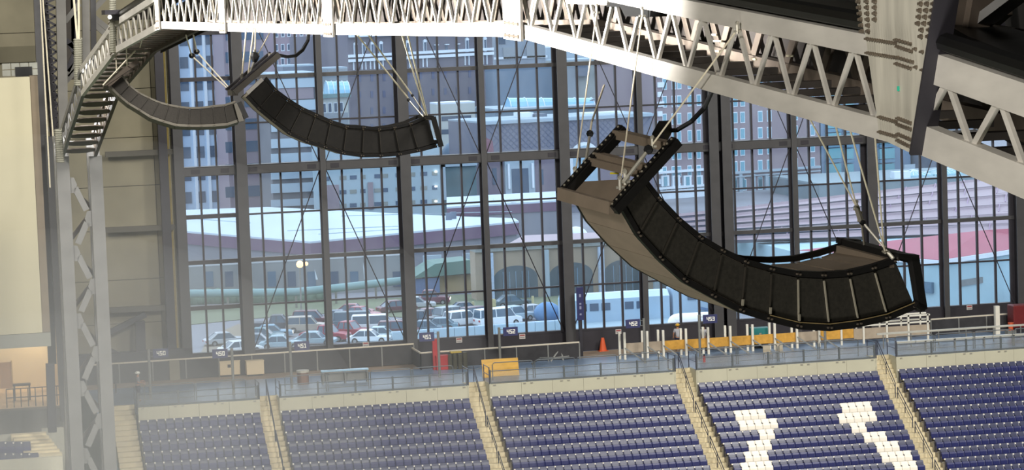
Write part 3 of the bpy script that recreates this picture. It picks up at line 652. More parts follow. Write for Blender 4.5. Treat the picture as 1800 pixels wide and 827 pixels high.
# ================================================================ steelwork and rooms at the far left
TAN = mat('tan_screen_cloth', (.75, .72, .61), .8, 0, .03, .5); BRN = mat('brown_screen_edge', (.48, .43, .36), .7, 0, .1, 1)
Ys = 150
a, b = aty(-60, 140, Ys), aty(52, 135, Ys); zb_ = aty(76, 585, Ys).z
scr = thing('screen_box', (b.x-3, Ys, zb_), 'large blank tan screen box with brown edge at far left wall', 'screen')
MB().box(a.x-6, Ys, zb_, b.x, Ys+1.2, b.z).build('screen_face', TAN, scr)
MB().box(b.x+.01, Ys+.1, zb_, b.x+.42, Ys+1.2, b.z+.05).build('side_cover', BRN, scr)
MB().box(a.x-6, Ys-.02, zb_-.75, b.x+.42, Ys+1.2, zb_-.02).build('lower_fascia', mat('grey_fascia', (.56, .56, .52), .8, 0, .06), scr)
lg = thing('block_ledge', aty(35, 130, Ys+2), 'pale block parapet with dark opening above the tan screen', 'ledge')
p, q = aty(4, 135, Ys+2), aty(66, 109, Ys+2); nb = 4
for i in range(nb):
    for j in range(2):
        xa_ = lerp(p.x, q.x, i/nb); xb_ = lerp(p.x, q.x, (i+1)/nb); z0 = lerp(p.z, q.z, j/2); z1 = lerp(p.z, q.z, (j+1)/2)
        if i in (2, ) and j == 0: continue
        MB().box(xa_+.02, Ys+2, z0+.02, xb_-.02, Ys+2.3, z1-.02).build('block', mat('pale_block', (.62, .62, .58), .9, 0, .1, 2), lg)
MB().box(aty(30, 130, Ys).x, Ys+1.9, aty(30, 136, Ys+2).z, aty(60, 130, Ys).x, Ys+1.98, aty(30, 118, Ys+2).z).build('opening', BLACKST, lg)
slab('trim_7', aty(-40, 84, 178).x, 178.0, aty(20, 110, 178).z, aty(62, 84, 178).x, 178.34, aty(20, 82, 178).z, mat('shade_concrete', (.42, .40, .33), .9, 0, .1, .4))
lt = thing('steel_tower', aty(110, 400, 158), 'dark bundle of steel posts and laced braces behind the arched truss foot', 'tower')
def lb(x0, y0, x1, y1, Y, wd, ht, mm=DKSTEEL, nm='post', Y1=None):
    return MB().bar(aty(x0, y0, Y), aty(x1, y1, Y if Y1 is None else Y1), ht, wd, (1, 0, 0)).build(nm, mm, lt)
TWS = mat('tower_grey_steel', (.42, .41, .39), .6, 0, .12, 1)
lb(65, -30, 92, 640, 156, .45, .4, STEEL); lb(106, -30, 113, 300, 150, .5, .5, TWS); lb(150, -30, 152, 130, 152, .4, .4, TWS); lb(163, -30, 165, 120, 154, .3, .3, STEEL)
lb(73, -30, 96, 240, 157, .5, .5, DKSTEEL, 'laced_chord'); lb(90, 240, 118, 740, 154, .7, .5, STEEL)
for k in range(16):
    y0 = -10+k*15.5; lb(79+k*1.3, y0, 97+k*.4, y0+8, 155.5, .12, .12, DKSTEEL, 'lacing_bar'); lb(97+k*.4, y0+8, 79+(k+1)*1.3, y0+15.5, 155.5, .12, .12, DKSTEEL, 'lacing_bar')
for x0, y0, x1, y1, mm in ((114, 38, 140, 6, TWS), (160, 22, 190, -10, TWS), (165, 30, 195, 55, TWS), (165, 42, 192, 66, TWS), (114, 145, 138, 118, TWS), (115, 70, 140, 90, DKSTEEL), (118, 125, 140, 75, DKSTEEL), (122, 76, 138, 104, DKSTEEL), (84, 230, 104, 212, TWS), (86, 262, 104, 275, STEEL), (117, 132, 137, 108, TWS)):
    lb(x0, y0, x1, y1, 160, .3, .25, mm, 'diagonal_brace')
lb(115, -30, 116, 140, 163, 1.0, .3, mat('brown_grey_dark', (.24, .22, .2), .8), 'infill_plate'); lb(131, -30, 133, 75, 163, .5, .3, DKSTEEL, 'infill_plate')
lb(88, 640, 92, 760, 150, .45, .5, DKSTEEL); lb(118, 530, 124, 850, 150, .5, .4, TWS)
for (x0, y0, x1, y1) in ((70, -20, 88, 330), (74, -20, 94, 250)): MB().tube(aty(x0, y0, 149), aty(x1, y1, 149), .04, 5).build('wire', CABLE, lt)
def coil(x0, y0, x1, y1, D, n, rad, nm='coiled_cable'):
    a, b = aty(x0, y0, D), aty(x1, y1, D); pts = []
    for i in range(n*8+1):
        t = i/(n*8); c = lerp(a, b, t); ang = 2*math.pi*i/8; pts.append(c+Vector((rad*math.cos(ang), rad*math.sin(ang), 0)))
    return MB().path(pts, .05, 5)
coil(137, 68, 138, 150, 128, 26, .16).build('coiled_cable', mat('grey_flex', (.55, .54, .48), .6), label='long grey coiled cable hanging left of the arched truss bend', cat='cable', kind='thing')
coil(102, 228, 106, 285, 134, 18, .16).build('coiled_cable', mat('grey_flex', (0, 0, 0)), label='short grey coiled cable hanging beside the foot of the truss arch', cat='cable', kind='thing')
for i, (x0, y0, x1, y1) in enumerate([(129, -10, 136, 70), (138, -10, 139, 70)]): MB().tube(aty(x0, y0, 128), aty(x1, y1, 128), .05, 5).build('hanging_wire', CABLE, label=['slanting pale wire above the long coiled cable', 'upright pale wire above the long coiled cable'][i], cat='cable')
coil(198, 0, 199, 92, 113, 30, .1).build('chain_bag_cable', mat('grey_flex', (0, 0, 0)), label='thin coiled cable in front of the truss beside the dark platform', cat='cable')
pf = thing('hoist_platform', aty(208, 30, 112), 'dark steel hoist platform perched above the truss bend at top left', 'platform')
p = aty(182, 26, 112); q = aty(238, 16, 112)
MB().box(p.x, 111.2, p.z, q.x+.2, 113, q.z).build('deck_plate', DKSTEEL, pf); MB().box(p.x+.3, 111.4, p.z-.25, q.x-.1, 112.8, p.z).build('underframe', BLACKST, pf); MB().bar(aty(240, -20, 111), aty(241, 18, 111), .12, .12).build('hanger', TRG, pf); MB().sphere(aty(193, 30, 111.2), .08).build('lamp', mat('lamp_white', (1, 1, .95), .5, 0, 0, emit=(1, .97, .9), estr=8), pf)
# ---- lit room under the tan screen
Yr = 166; WARM = mat('cream_wall', (.84, .78, .66), .8, 0, .04, .6)
zf_ = aty(60, 712, Yr-8).z
room = thing('wall_room', (aty(40, 700, Yr).x, Yr, zf_), kind='structure')
xr = aty(96, 650, Yr).x; xl = aty(-80, 650, Yr).x
MB().box(xl-4, Yr, zf_, xr, Yr+.3, zf_+5.4).build('panel', WARM, room); MB().box(xr, Yr-9, zf_, xr+.3, Yr+.3, zf_+5.4).build('panel', WARM, room)
MB().box(xl-4, Yr-9, zf_+5.2, xr+.3, Yr+.3, zf_+5.5).build('soffit', WARM, room)
slab('floor_room', xl-4, Yr-9, zf_-.5, xr+.3, Yr+.3, zf_, mat('warm_floor', (.76, .66, .52), .5, 0, .1))
dr = thing('door_1', (aty(9, 690, Yr).x, Yr-.1, zf_), kind='structure')
p, q = aty(2, 700, Yr-.1), aty(19, 637, Yr-.1); MB().box(p.x, Yr-.12, zf_, q.x, Yr-.02, q.z).build('leaf', mat('tan_door', (.58, .47, .36), .6), dr)
for xx in (p.x-.08, q.x): MB().box(xx, Yr-.16, zf_, xx+.08, Yr-.01, q.z+.08).build('frame', mat('door_frame', (.66, .58, .42), .6), dr)
l = bpy.data.lights.new('room_lamp', 'AREA'); l.energy = 190; l.size = 3; l.color = (1, .93, .82); o = bpy.data.objects.new('room_lamp', l); C.objects.link(o); o.location = (aty(60, 640, Yr-3).x, Yr-4, zf_+5.0)
l = bpy.data.lights.new('wall_spotlight', 'SPOT'); l.energy = 800; l.spot_size = 1.0; l.spot_blend = .4; l.color = (1, .82, .55); l.shadow_soft_size = .1; o = bpy.data.objects.new('wall_spotlight', l); C.objects.link(o); o.location = (xr-.7, Yr-1.6, zf_+5.1); o.rotation_euler = (Vector((xr-2.2, Yr, zf_+.8))-o.location).to_track_quat('-Z', 'Y').to_euler()
rl = thing('balcony_railing', (xr-1.5, Yr-8.6, zf_), 'grey balcony railing in front of the warm lit room at left', 'railing')
for k in range(9): MB().tube((xr-3.2+k*.4, Yr-8.6, zf_), (xr-3.2+k*.4, Yr-8.6, zf_+1.05), .03, 5).build('post', RAILM, rl)
for z_ in (.55, 1.05): MB().tube((xr-3.2, Yr-8.6, zf_+z_), (xr, Yr-8.6, zf_+z_), .03, 5).build('rail', RAILM, rl)
tb = thing('counter_table', aty(32, 705, Yr-7), 'small dark counter standing before the cream wall at left', 'table'); p = atz(24, 706, zf_); 
MB().box(p.x, p.y, zf_+.85, p.x+1.0, p.y+.5, zf_+.95).build('top', DKSTEEL, tb)
for sx in (.05, .9): MB().box(p.x+sx, p.y+.1, zf_, p.x+sx+.08, p.y+.4, zf_+.85).build('leg', DKSTEEL, tb)
# lower fascia and lower stand
slab('trim_8', xl-6, Yr-10, zf_-5.2, xr+.4, Yr-9, zf_, mat('dim_fascia', (.40, .39, .37), .8, 0, .15, 1))
GREYC = mat('pale_grey_concrete', (.66, .65, .6), .9, 0, .06, .8)
Yl = 148
def lbox(nm, x0, y0, x1, y1, Y, dep, m): p, q = aty(x0, y1, Y), aty(x1, y0, Y); return slab(nm, p.x, Y, p.z, q.x, Y+dep, q.z, m)
lbox('trim_9', -60, 763, 45, 795, Yl+5, .3, GREYC); lbox('trim_9', 78, 752, 112, 850, Yl+6, .3, GREYC); lbox('trim_9', -60, 803, 110, 850, Yl-1, .3, mat('cream_fascia', (.82, .80, .72), .8, 0, .04))
sst = thing('side_stair', aty(60, 790, Yl+3), 'short concrete stair climbing beside the grey concrete wall at lower left', 'stair')
for k in range(7):
    p = aty(76-k*4.5, 800-k*6, Yl+.6+k*.6); MB().box(p.x-.9, p.y, p.z-1.5, p.x+1.0, p.y+.6, p.z).build('step', STEPM, sst)
n_ = 0
for r_, (y_, x0_, x1_, Y_) in enumerate([(786, -4, 56, Yl+2.2), (806, -4, 74, Yl+.6)]):
    for k in range(int((x1_-x0_)/14)):
        p = aty(x0_+k*14+8, y_+3, Y_)
        place(blue0, p-Vector((0, 0, .45)), 0, 'dark slate seat, %s from left in the %s short row at lower left' % (ORD[k], ('upper', 'lower')[r_]), 'seats in the %s short row at lower left' % ('upper', 'lower')[r_])
# daylight glimpsed below the concourse, put into the colour of a flat board
p, q = aty(205, 850, 176), aty(218, 799, 176)
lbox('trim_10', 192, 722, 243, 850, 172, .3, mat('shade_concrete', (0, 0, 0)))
lbox('trim_11', 204, 799, 219, 850, 171.6, .2, mat('painted_daylight', (.72, .82, .92), .6, 0, 0))
MB().box(aty(200, 763, 171.5).x, 171.3, aty(200, 768, 171.5).z, aty(206, 763, 171.5).x, 171.5, aty(200, 762, 171.5).z).build('wall_lamp', mat('lamp_white', (0, 0, 0)), label='tiny white wall lamp in the dark gap beside the laced column', cat='lamp')
# ================================================================ concourse: signs, barriers, clutter, workers
SIGNB = mat('navy_sign', (.22, .23, .38), .5, 0, .04); POSTM = mat('post_grey', (.50, .50, .48), .45, .2, .08); LETT = mat('sign_white', (.95, .94, .9), .5, 0, 0)
FONT = {'4': [(0, 2, 0, 4), (0, 2, 2, 2), (2, 0, 2, 4)], '5': [(2, 4, 0, 4), (0, 4, 0, 2), (0, 2, 2, 2), (2, 2, 2, 0), (2, 0, 0, 0)], '0': [(0, 0, 0, 4), (0, 4, 2, 4), (2, 4, 2, 0), (2, 0, 0, 0)], '1': [(1, 0, 1, 4), (.4, 3.4, 1, 4), (.4, 0, 1.6, 0)], '2': [(0, 4, 2, 4), (2, 4, 2, 2), (2, 2, 0, 2), (0, 2, 0, 0), (0, 0, 2, 0)], '3': [(0, 4, 2, 4), (2, 4, 2, 0), (0, 2, 2, 2), (2, 0, 0, 0)]}
def digits(m, txt, x, y, z, h):
    u = h/4; th = h*.2
    for i, ch in enumerate(txt):
        ox = x+i*u*3.4
        for k_, (x0, y0, x1, y1) in enumerate(FONT[ch]):
            m.box(ox+min(x0, x1)*u-th/2, y-.02-.004*k_, z+min(y0, y1)*u-th/2, ox+max(x0, x1)*u+th/2, y, z+max(y0, y1)*u+th/2)
def sign_post(px, pytop, pyb, side, txt, label):
    p = atz(px, pyb, 0); top = aty(px, pytop, p.y).z
    r = thing('section_sign', p, label, 'sign', 'section number signs on the concourse')
    MB().tube(p, (p.x, p.y, top), .085, 8).build('post', POSTM, r)
    x0 = p.x+side*.26; x1 = p.x+side*1.2; xa_, xb_ = min(x0, x1), max(x0, x1); z1 = top-.0-.02; z0 = z1-.55
    pl = MB().box(xa_, p.y-.04, z0, xb_, p.y+.03, z1).build('sign_plate', SIGNB, r)
    m = MB(); h = .22; wd = h/4*3.4*2+h/2; digits(m, txt, (xa_+xb_)/2-wd/2+.02, p.y-.04, (z0+z1)/2-h/2, h); m.build('lettering', LETT, pl, label='white numerals %s' % txt)
    for zz in (z0+.12, z1-.12): MB().tube((p.x, p.y, zz), (x0+side*.05, p.y, zz), .02, 5).build('arm', POSTM, r)
sign_post(265, 614, 702, 1, '450', 'navy sign reading 450 on a grey post before the concrete wall')
sign_post(411, 612, 695, -1, '450', 'navy sign reading 450 on a grey post between two beige cabinets')
sign_post(513, 601, 683, 1, '451', 'navy sign reading 451 on a grey post beside the drum')
sign_post(773, 583, 664, -1, '451', 'navy sign reading 451 on a grey post beside the red box')
sign_post(880, 576, 655, 1, '452', 'navy sign reading 452 on a grey post before the plywood sheet')
sign_post(1134, 560, 639, -1, '452', 'navy sign reading 452 on a grey post right of the traffic cone')
sign_post(1231, 554, 634, 1, '453', 'navy sign reading 453 on a grey post below the largest loudspeaker array')
p = atz(1451, 617, 0); MB().tube(p, p+Vector((0, 0, 2.6)), .09, 8).build('lamp_post', POSTM, label='plain dark grey post by the white rails right of the teal box', cat='post')
p = atz(1022, 628, 0); zt = aty(1020, 505, p.y).z
r = thing('banner_post', p, 'tall dark post with an upright navy banner board right of the white barrier', 'sign')
MB().bar(p, (p.x, p.y, zt), .2, .25, (0, 1, 0)).build('post', DKSTEEL, r); zb2 = aty(1020, 563, p.y).z
bd = MB().obox((p.x, p.y-.14, (zt+zb2)/2), (.25, .08, 0), (0, .03, 0), (0, 0, (zt-zb2)/2)).build('banner_board', SIGNB, r)
m = MB()
for k, zz in enumerate((.25, .5, .62, .82)): m.obox((p.x+.0, p.y-.19, lerp(zt, zb2, zz)), (.07, .02, 0), (0, .01, 0), (0, 0, .06 if k % 2 else .1))
m.build('lettering', mat('faded_lettering', (.55, .56, .66), .5, 0, 0), bd, label='faded illegible pale marks')
# dark low barrier walls with pale hand rails
BARW = mat('dark_barrier_mesh', (.21, .205, .21), .7, 0, .2, 2); RAILW = mat('cream_hand_rail', (.80, .76, .68), .5, 0, .04)
def barrier(name, pts, label, zt=1.15, Y=None):
    P_ = [atz(x, y, zt) for x, y in pts]
    if Y:
        P_ = [aty(x, y, Y) for x, y in pts]; zt = sum(p.z for p in P_)/len(P_)
    mid = sum(P_, Vector())/len(P_); r = thing(name, (mid.x, mid.y, 0), label, 'barrier')
    for a_, b_ in zip(P_, P_[1:]):
        MB().bar(a_, b_, .1, .09).build('hand_rail', RAILW, r)
        L = (b_-a_).length; n = max(1, round(L/2.2))
        for k in range(n):
            q0, q1 = lerp(a_, b_, (k+.02)/n), lerp(a_, b_, (k+.98)/n); d = Vector((0, 0, zt*.5+.02))
            MB().bar(q0-d, q1-d, .05, zt-.16).build('infill_panel', BARW, r)
        for k in range(n+1): q = lerp(a_, b_, k/n); MB().box(q.x-.04, q.y-.04, 0, q.x+.04, q.y+.04, zt-.04).build('post', POSTM, r)
    return r
barrier('low_barrier', [(150, 643), (727, 605)], 'long low dark barrier with cream hand rail under the windows left of the red post', 1.1, 176.3)
barrier('low_barrier', [(722, 611), (739, 621), (1018, 602)], 'low dark cornered barrier with cream hand rail behind the plywood sheet', 1.1)
barrier('low_barrier', [(1636, 562), (1830, 548)], 'low dark barrier with cream hand rail at right, beyond the metal benches', 1.1)
# beige cabinets, drum, bench
BEI = mat('beige_cabinet', (.80, .73, .60), .6, 0, .04)
def cabinet(px0, px1, pyb, h, label):
    p, q = atz(px0, pyb, .12), atz(px1, pyb, .12); w_ = q.x-p.x; r = thing('metal_cabinet', ((p.x+q.x)/2, p.y+.5, 0), label, 'cabinet', 'beige cabinets')
    MB().box(p.x, p.y, .12, q.x, p.y+.7, h).build('body', BEI, r, bev=.02); MB().box(p.x-.02, p.y-.02, h, q.x+.02, p.y+.72, h+.06).build('lid', BEI, r)
    MB().box(p.x+.1, p.y+.05, 0, q.x-.1, p.y+.6, .12).build('plinth', DKSTEEL, r); return r, p, q
r, p, q = cabinet(387, 425, 661, .98, 'beige metal cabinet with a dark mark, left of the pair'); MB().box(p.x+.5, p.y-.02, .6, p.x+.7, p.y, .8).build('latch', DKSTEEL, r)
cabinet(434, 467, 660, .95, 'plain beige metal cabinet, right of the pair')
p = atz(533, 676, 0); r = thing('drum', p, 'brown drum with a pale lid beside the 451 post', 'drum'); MB().tube(p, p+Vector((0, 0, .75)), .36, 14).build('body', mat('brown_drum', (.48, .36, .30), .6), r); MB().tube(p+Vector((0, 0, .75)), p+Vector((0, 0, .88)), .4, 14).build('lid', mat('pale_lid', (.72, .7, .64), .6), r)
a_, b_ = atz(565, 676, 0), atz(648, 671, 0); r = thing('long_bench', (a_+b_)/2, 'long pale-blue topped metal bench behind the pipe railing', 'bench')
MB().bar(a_+Vector((0, 0, .8)), b_+Vector((0, 0, .8)), .5, .08).build('top', mat('pale_blue_metal', (.62, .76, .84), .35, .2, .05), r); MB().bar(a_+Vector((0, .1, .4)), b_+Vector((0, .1, .4)), .06, .5).build('back_panel', POSTM, r)
for t in (.03, .5, .97): q = lerp(a_, b_, t); MB().box(q.x-.04, q.y-.2, 0, q.x+.04, q.y+.2, .76).build('leg', POSTM, r)
# machinery silhouettes under the windows
p = atz(560, 644, 0); r = thing('equipment_rack', p, 'low grey equipment rack under the windows left of the red post', 'rack')
for k in range(4): MB().box(p.x-1.6+k*1.05, p.y, 0, p.x-1.54+k*1.05, p.y+.06, 1.1).build('upright', POSTM, r)
MB().box(p.x-1.6, p.y, .3, p.x-.4, p.y+.4, .7).build('shelf_box', mat('dull_tan', (.55, .5, .42), .7), r); MB().box(p.x+.5, p.y, .35, p.x+1.7, p.y+.4, .75).build('shelf_box', mat('dull_tan', (0, 0, 0)), r); MB().box(p.x-.1, p.y, .6, p.x+.3, p.y+.4, 1.2).build('control_box', mat('pale_grey', (.6, .6, .58), .6), r)
p = atz(830, 642, 0)
RED = mat('red_paint', (.66, .16, .17), .5, 0, .06)
p = atz(766, 651, 0); MB().box(p.x-.14, p.y+.0, 0, p.x+.16, p.y+.25, aty(766, 596, p.y).z).build('red_post', RED, label='tall red post beside the red box', cat='post', loc=p)
p = atz(777, 650, 0); r = thing('red_box', p, 'squat red tool box beside the tall red post', 'box'); MB().box(p.x-.4, p.y-.3, 0, p.x+.42, p.y+.3, .85).build('body', RED, r, bev=.02); MB().box(p.x-.43, p.y-.33, .85, p.x+.45, p.y+.33, .93).build('lid', RED, r)
p = atz(806, 649, 0); r = thing('barrel_stack', p, 'dark work cart with yellow top right of the red box', 'cart')
for k in range(4): MB().tube((p.x-.55+k*.33, p.y, 0), (p.x-.55+k*.33, p.y, .95+.1*(k % 2)), .15, 8).build('canister', mat('dark_olive', (.27, .26, .2), .6), r)
MB().box(p.x-.5, p.y-.2, 1.05, p.x+.2, p.y+.2, 1.15).build('tray', mat('dull_yellow', (.68, .58, .2), .6), r)
PLYW = mat('plywood', (.82, .64, .30), .7, 0, .12, 1.5, stretch=(1, 1, 6))
a_, b_ = atz(849, 665, 0), atz(913, 661, 0); z1 = aty(849, 634, a_.y).z
MB().obox(((a_+b_)/2)+Vector((0, .15, z1/2)), (b_-a_)/2, Vector((0, .02, 0)), Vector((0, .15, z1/2))).build('plywood_sheet', PLYW, label='orange plywood sheet leaning behind the 452 post', cat='board')
p = atz(1060, 618, 0); r = thing('traffic_cone', p, 'orange traffic cone on the deck right of the banner post', 'cone'); OR = mat('cone_orange', (.82, .36, .20), .6, 0, .05); MB().tube(p+Vector((0, 0, .04)), p+Vector((0, 0, .9)), .26, 12, 0, .1).build('cone_body', OR, r); MB().box(p.x-.32, p.y-.32, 0, p.x+.32, p.y+.32, .05).build('base', OR, r)
# leaning aluminium ramp parts
r = thing('ladder_ramp', atz(970, 640, 0), 'dull metal ramp and trestle lying behind the pipe rail near the banner post', 'ramp')
MB().path([atz(935, 640, .05), atz(950, 630, .5), atz(975, 630, .6), atz(1000, 627, .6)], .06, 6).build('rail', POSTM, r); MB().bar(atz(968, 636, .0), atz(985, 612, .8), .08, .06).build('brace', mat('pale_grey', (0, 0, 0)), r); MB().bar(atz(985, 612, .8), atz(990, 634, 0), .08, .06).build('brace', mat('pale_grey', (0, 0, 0)), r)
# plywood screened work enclosure with paired white posts
OSB = mat('osb_board', (.80, .60, .26), .75, 0, .15, 4); OSBG = mat('grey_board', (.66, .60, .52), .75, 0, .1, 2); WPOST = mat('white_post', (.88, .86, .80), .45, 0, .04)
r = thing('work_enclosure', atz(1330, 628, 0), 'row of paired white posts carrying orange and grey boards before the windows', 'barrier')
pxs = [(1096, 632, 589), (1136, 630, 588), (1164, 636, 585), (1204, 634, 583), (1243, 632, 580), (1282, 617, 578), (1321, 615, 575), (1360, 612, 573), (1399, 609, 577), (1438, 606, 579)]
Yb = 172.4
prev = None
for i, (x, yb, yt) in enumerate(pxs):
    q = aty(x, 600, Yb); zt_ = 1.75
    for dx_, dy_, h_ in ((0, -.25, zt_), (-.24, .12, zt_)):
        MB().box(q.x+dx_-.07, Yb+dy_-.07, 0, q.x+dx_+.07, Yb+dy_+.07, h_).build('post', WPOST, r)
    MB().bar((q.x, Yb-.3, .75), (q.x+.9, Yb-1.4, 0.02), .07, .07).build('strut', mat('pale_grey', (0, 0, 0)), r)
    if prev is not None: MB().box(prev.x+.02, Yb-.08, .42, q.x-.02, Yb-.02, 1.02).build('board', OSBG if i < 3 or i > 8 else OSB, r)
    prev = q
q = aty(1500, 600, Yb); MB().box(prev.x+.02, Yb-.08, .42, q.x, Yb-.02, 1.02).build('board', OSB, r); q2 = aty(1634, 590, Yb); MB().box(q.x+.02, Yb-.08, .3, q2.x, Yb-.02, 1.0).build('board', OSBG, r)
r = thing('white_scaffold', aty(1575, 610, Yb), 'white tubular guard frame behind the tail of the largest loudspeaker array', 'railing')
for x in (1478, 1517, 1558, 1596, 1630): q = aty(x, 600, Yb); MB().box(q.x-.06, Yb-.2, 0, q.x+.06, Yb-.08, 1.72).build('post', WPOST, r); MB().box(q.x-.3, Yb+.5, .3, q.x-.2, Yb+.6, 1.75).build('post', WPOST, r)
qa, qb = aty(1440, 600, Yb), aty(1634, 600, Yb)
for zz, yy in ((1.2, -.15), (1.65, -.15), (1.7, .55), (1.3, .55)): MB().box(qa.x, Yb+yy-.05, zz-.05, qb.x, Yb+yy+.05, zz+.05).build('rail', WPOST, r)
TEAL = mat('teal_box', (.16, .47, .46), .5, 0, .06); p, q = aty(1323, 592, 173.6), aty(1354, 576, 173.6); r = thing('teal_box', (p.x+.5, 173.6, 0), 'teal equipment box behind the orange boards', 'box'); MB().box(p.x, 173.6, p.z, q.x, 174.3, q.z).build('body', TEAL, r, bev=.03); MB().box(p.x+.1, 173.65, 0, q.x-.1, 174.2, p.z).build('stand', DKSTEEL, r); MB().box(p.x+.45, 173.57, p.z+.08, p.x+.6, 173.62, p.z+.2).build('latch', SILV, r)
for i, (x, yb) in enumerate([(1350, 634), (1372, 632)]):
    p = atz(x, yb, 0); r = thing('folding_chair', p, 'beige folding chair behind the guardrail, %s of two' % ('left one' if i == 0 else 'right one'), 'chair', 'beige folding chairs'); CH = mat('beige_vinyl', (.70, .66, .58), .6, 0, .04)
    MB().box(p.x-.24, p.y+.2, .5, p.x+.24, p.y+.26, .98).build('backrest', CH, r); MB().box(p.x-.24, p.y-.2, .42, p.x+.24, p.y+.2, .48).build('seat', CH, r)
    for sx in (-.22, .22):
        for sy in (-.2, .22): MB().tube((p.x+sx, p.y+sy, 0), (p.x+sx, p.y+sy, .45), .02, 5).build('leg', POSTM, r)
p = atz(1238, 638, 0); r = thing('fire_extinguisher', p, 'small red extinguisher at the foot of the 453 post', 'extinguisher'); MB().tube(p+Vector((0, 0, .02)), p+Vector((0, 0, .42)), .09, 8).build('body', RED, r); MB().tube(p+Vector((0, 0, .42)), p+Vector((0, 0, .55)), .04, 6).build('nozzle', BLACKST, r)
# bleacher benches at right
AL_ = mat('aluminium_plank', (.80, .79, .74), .35, .3, .05)
r = thing('bench_bleacher', atz(1700, 620, 0), 'silver aluminium bench bleacher behind the glass guardrail at right', 'bench')
for k, (y_, h_) in enumerate(((166.6, .75), (167.5, .6), (168.3, .45))):
    xa_ = 61.9+k*.3; nn = 9
    for i in range(nn): MB().box(xa_+1.32*i+.03, y_-.14, h_-.05, xa_+1.32*(i+1)-.03, y_+.14, h_).build('plank', AL_, r)
    for i in range(7): MB().box(xa_+2*i, y_-.03, 0, xa_+2*i+.06, y_+.03, h_-.05).build('leg', POSTM, r)
MB().box(61.6, 169.2, .9, 73.5, 169.3, 1.02).build('back_rail', AL_, r)
for i in range(7): MB().box(62+1.9*i, 169.2, 0, 62.06+1.9*i, 169.26, .9).build('leg', POSTM, r)
p = aty(1790, 575, 172.8); r = thing('red_machine', (p.x, 172.8, 0), 'dark red equipment trunk at the right edge beyond the benches', 'box'); MB().box(p.x-.45, 172.5, .35, p.x+1.5, 173.6, 1.85).build('body', mat('maroon_paint', (.42, .13, .13), .5), r, bev=.06); MB().box(p.x-.3, 172.55, 0, p.x+1.4, 173.5, .35).build('base', DKSTEEL, r); MB().box(p.x+.35, 172.46, 1.2, p.x+.6, 172.5, 1.4).build('label_plate', SILV, r)
p = aty(1777, 582, 171.6); r = thing('orange_bucket', (p.x, 171.6, 0), 'orange bucket standing beside the dark red trunk', 'bucket'); MB().tube((p.x, 171.6, .35), (p.x, 171.6, .82), .15, 10, 0, .18).build('body', OR, r); MB().tube((p.x, 171.6, .82), (p.x, 171.6, .86), .2, 10).build('rim', OR, r); MB().box(p.x-.3, 171.4, 0, p.x+.3, 171.9, .35).build('crate', POSTM, r)
p = aty(1753, 565, 172.6); MB().box(p.x-.15, 172.5, 0, p.x+.15, 172.8, 1.9).build('white_bollard', WPOST, label='stout white bollard left of the orange bucket', cat='bollard')
# aisle-head side gates beside each stair
for ai, (xa_, xb_) in enumerate(AIS[1:]):
    for side, xx in (('left', xa_-.02), ('right', xb_+.02)):
        r = thing('aisle_head_rail', (xx, FY+.9, 0), 'slate rail %s of the stair head %s' % (side, AL[ai+1]), 'railing', 'slate rails at the stair heads')
        for y_ in (FY+.05, FY+1.65): MB().tube((xx, y_, -.05), (xx, y_, 1.05), .035, 6).build('post', RAILM, r)
        for z_ in (.55, 1.02): MB().tube((xx, FY+.05, z_), (xx, FY+1.65, z_), .025, 6).build('rail', RAILM, r)
p0, p1_ = Vector((33.6, FY+1.68, .9)), Vector((35.0, FY+1.68, .9)); MB().path([lerp(p0, p1_, t/8)-Vector((0, 0, .16*math.sin(math.pi*t/8))) for t in range(9)], .015, 5).build('chain', POSTM, label='sagging chain across the stair head near the plywood sheet', cat='chain')
xs_ = 13.55; r = thing('stair_side_rail', (xs_, FY, 0), 'slate side rail beside the stair at the laced column', 'railing')
for y_ in (FY+1.6, FY+.1): MB().tube((xs_, y_, -.3), (xs_, y_, 1.1), .035, 6).build('post', RAILM, r)
MB().tube((xs_, FY+1.6, 1.05), (xs_, FY+.1, 1.05), .025, 6).build('rail', RAILM, r)
p = atz(204, 692, 0); MB().tube(p, p+Vector((0, 0, 1.1)), .05, 6).build('short_post', DKSTEEL, label='short dark post left of the stair at the laced column', cat='post')
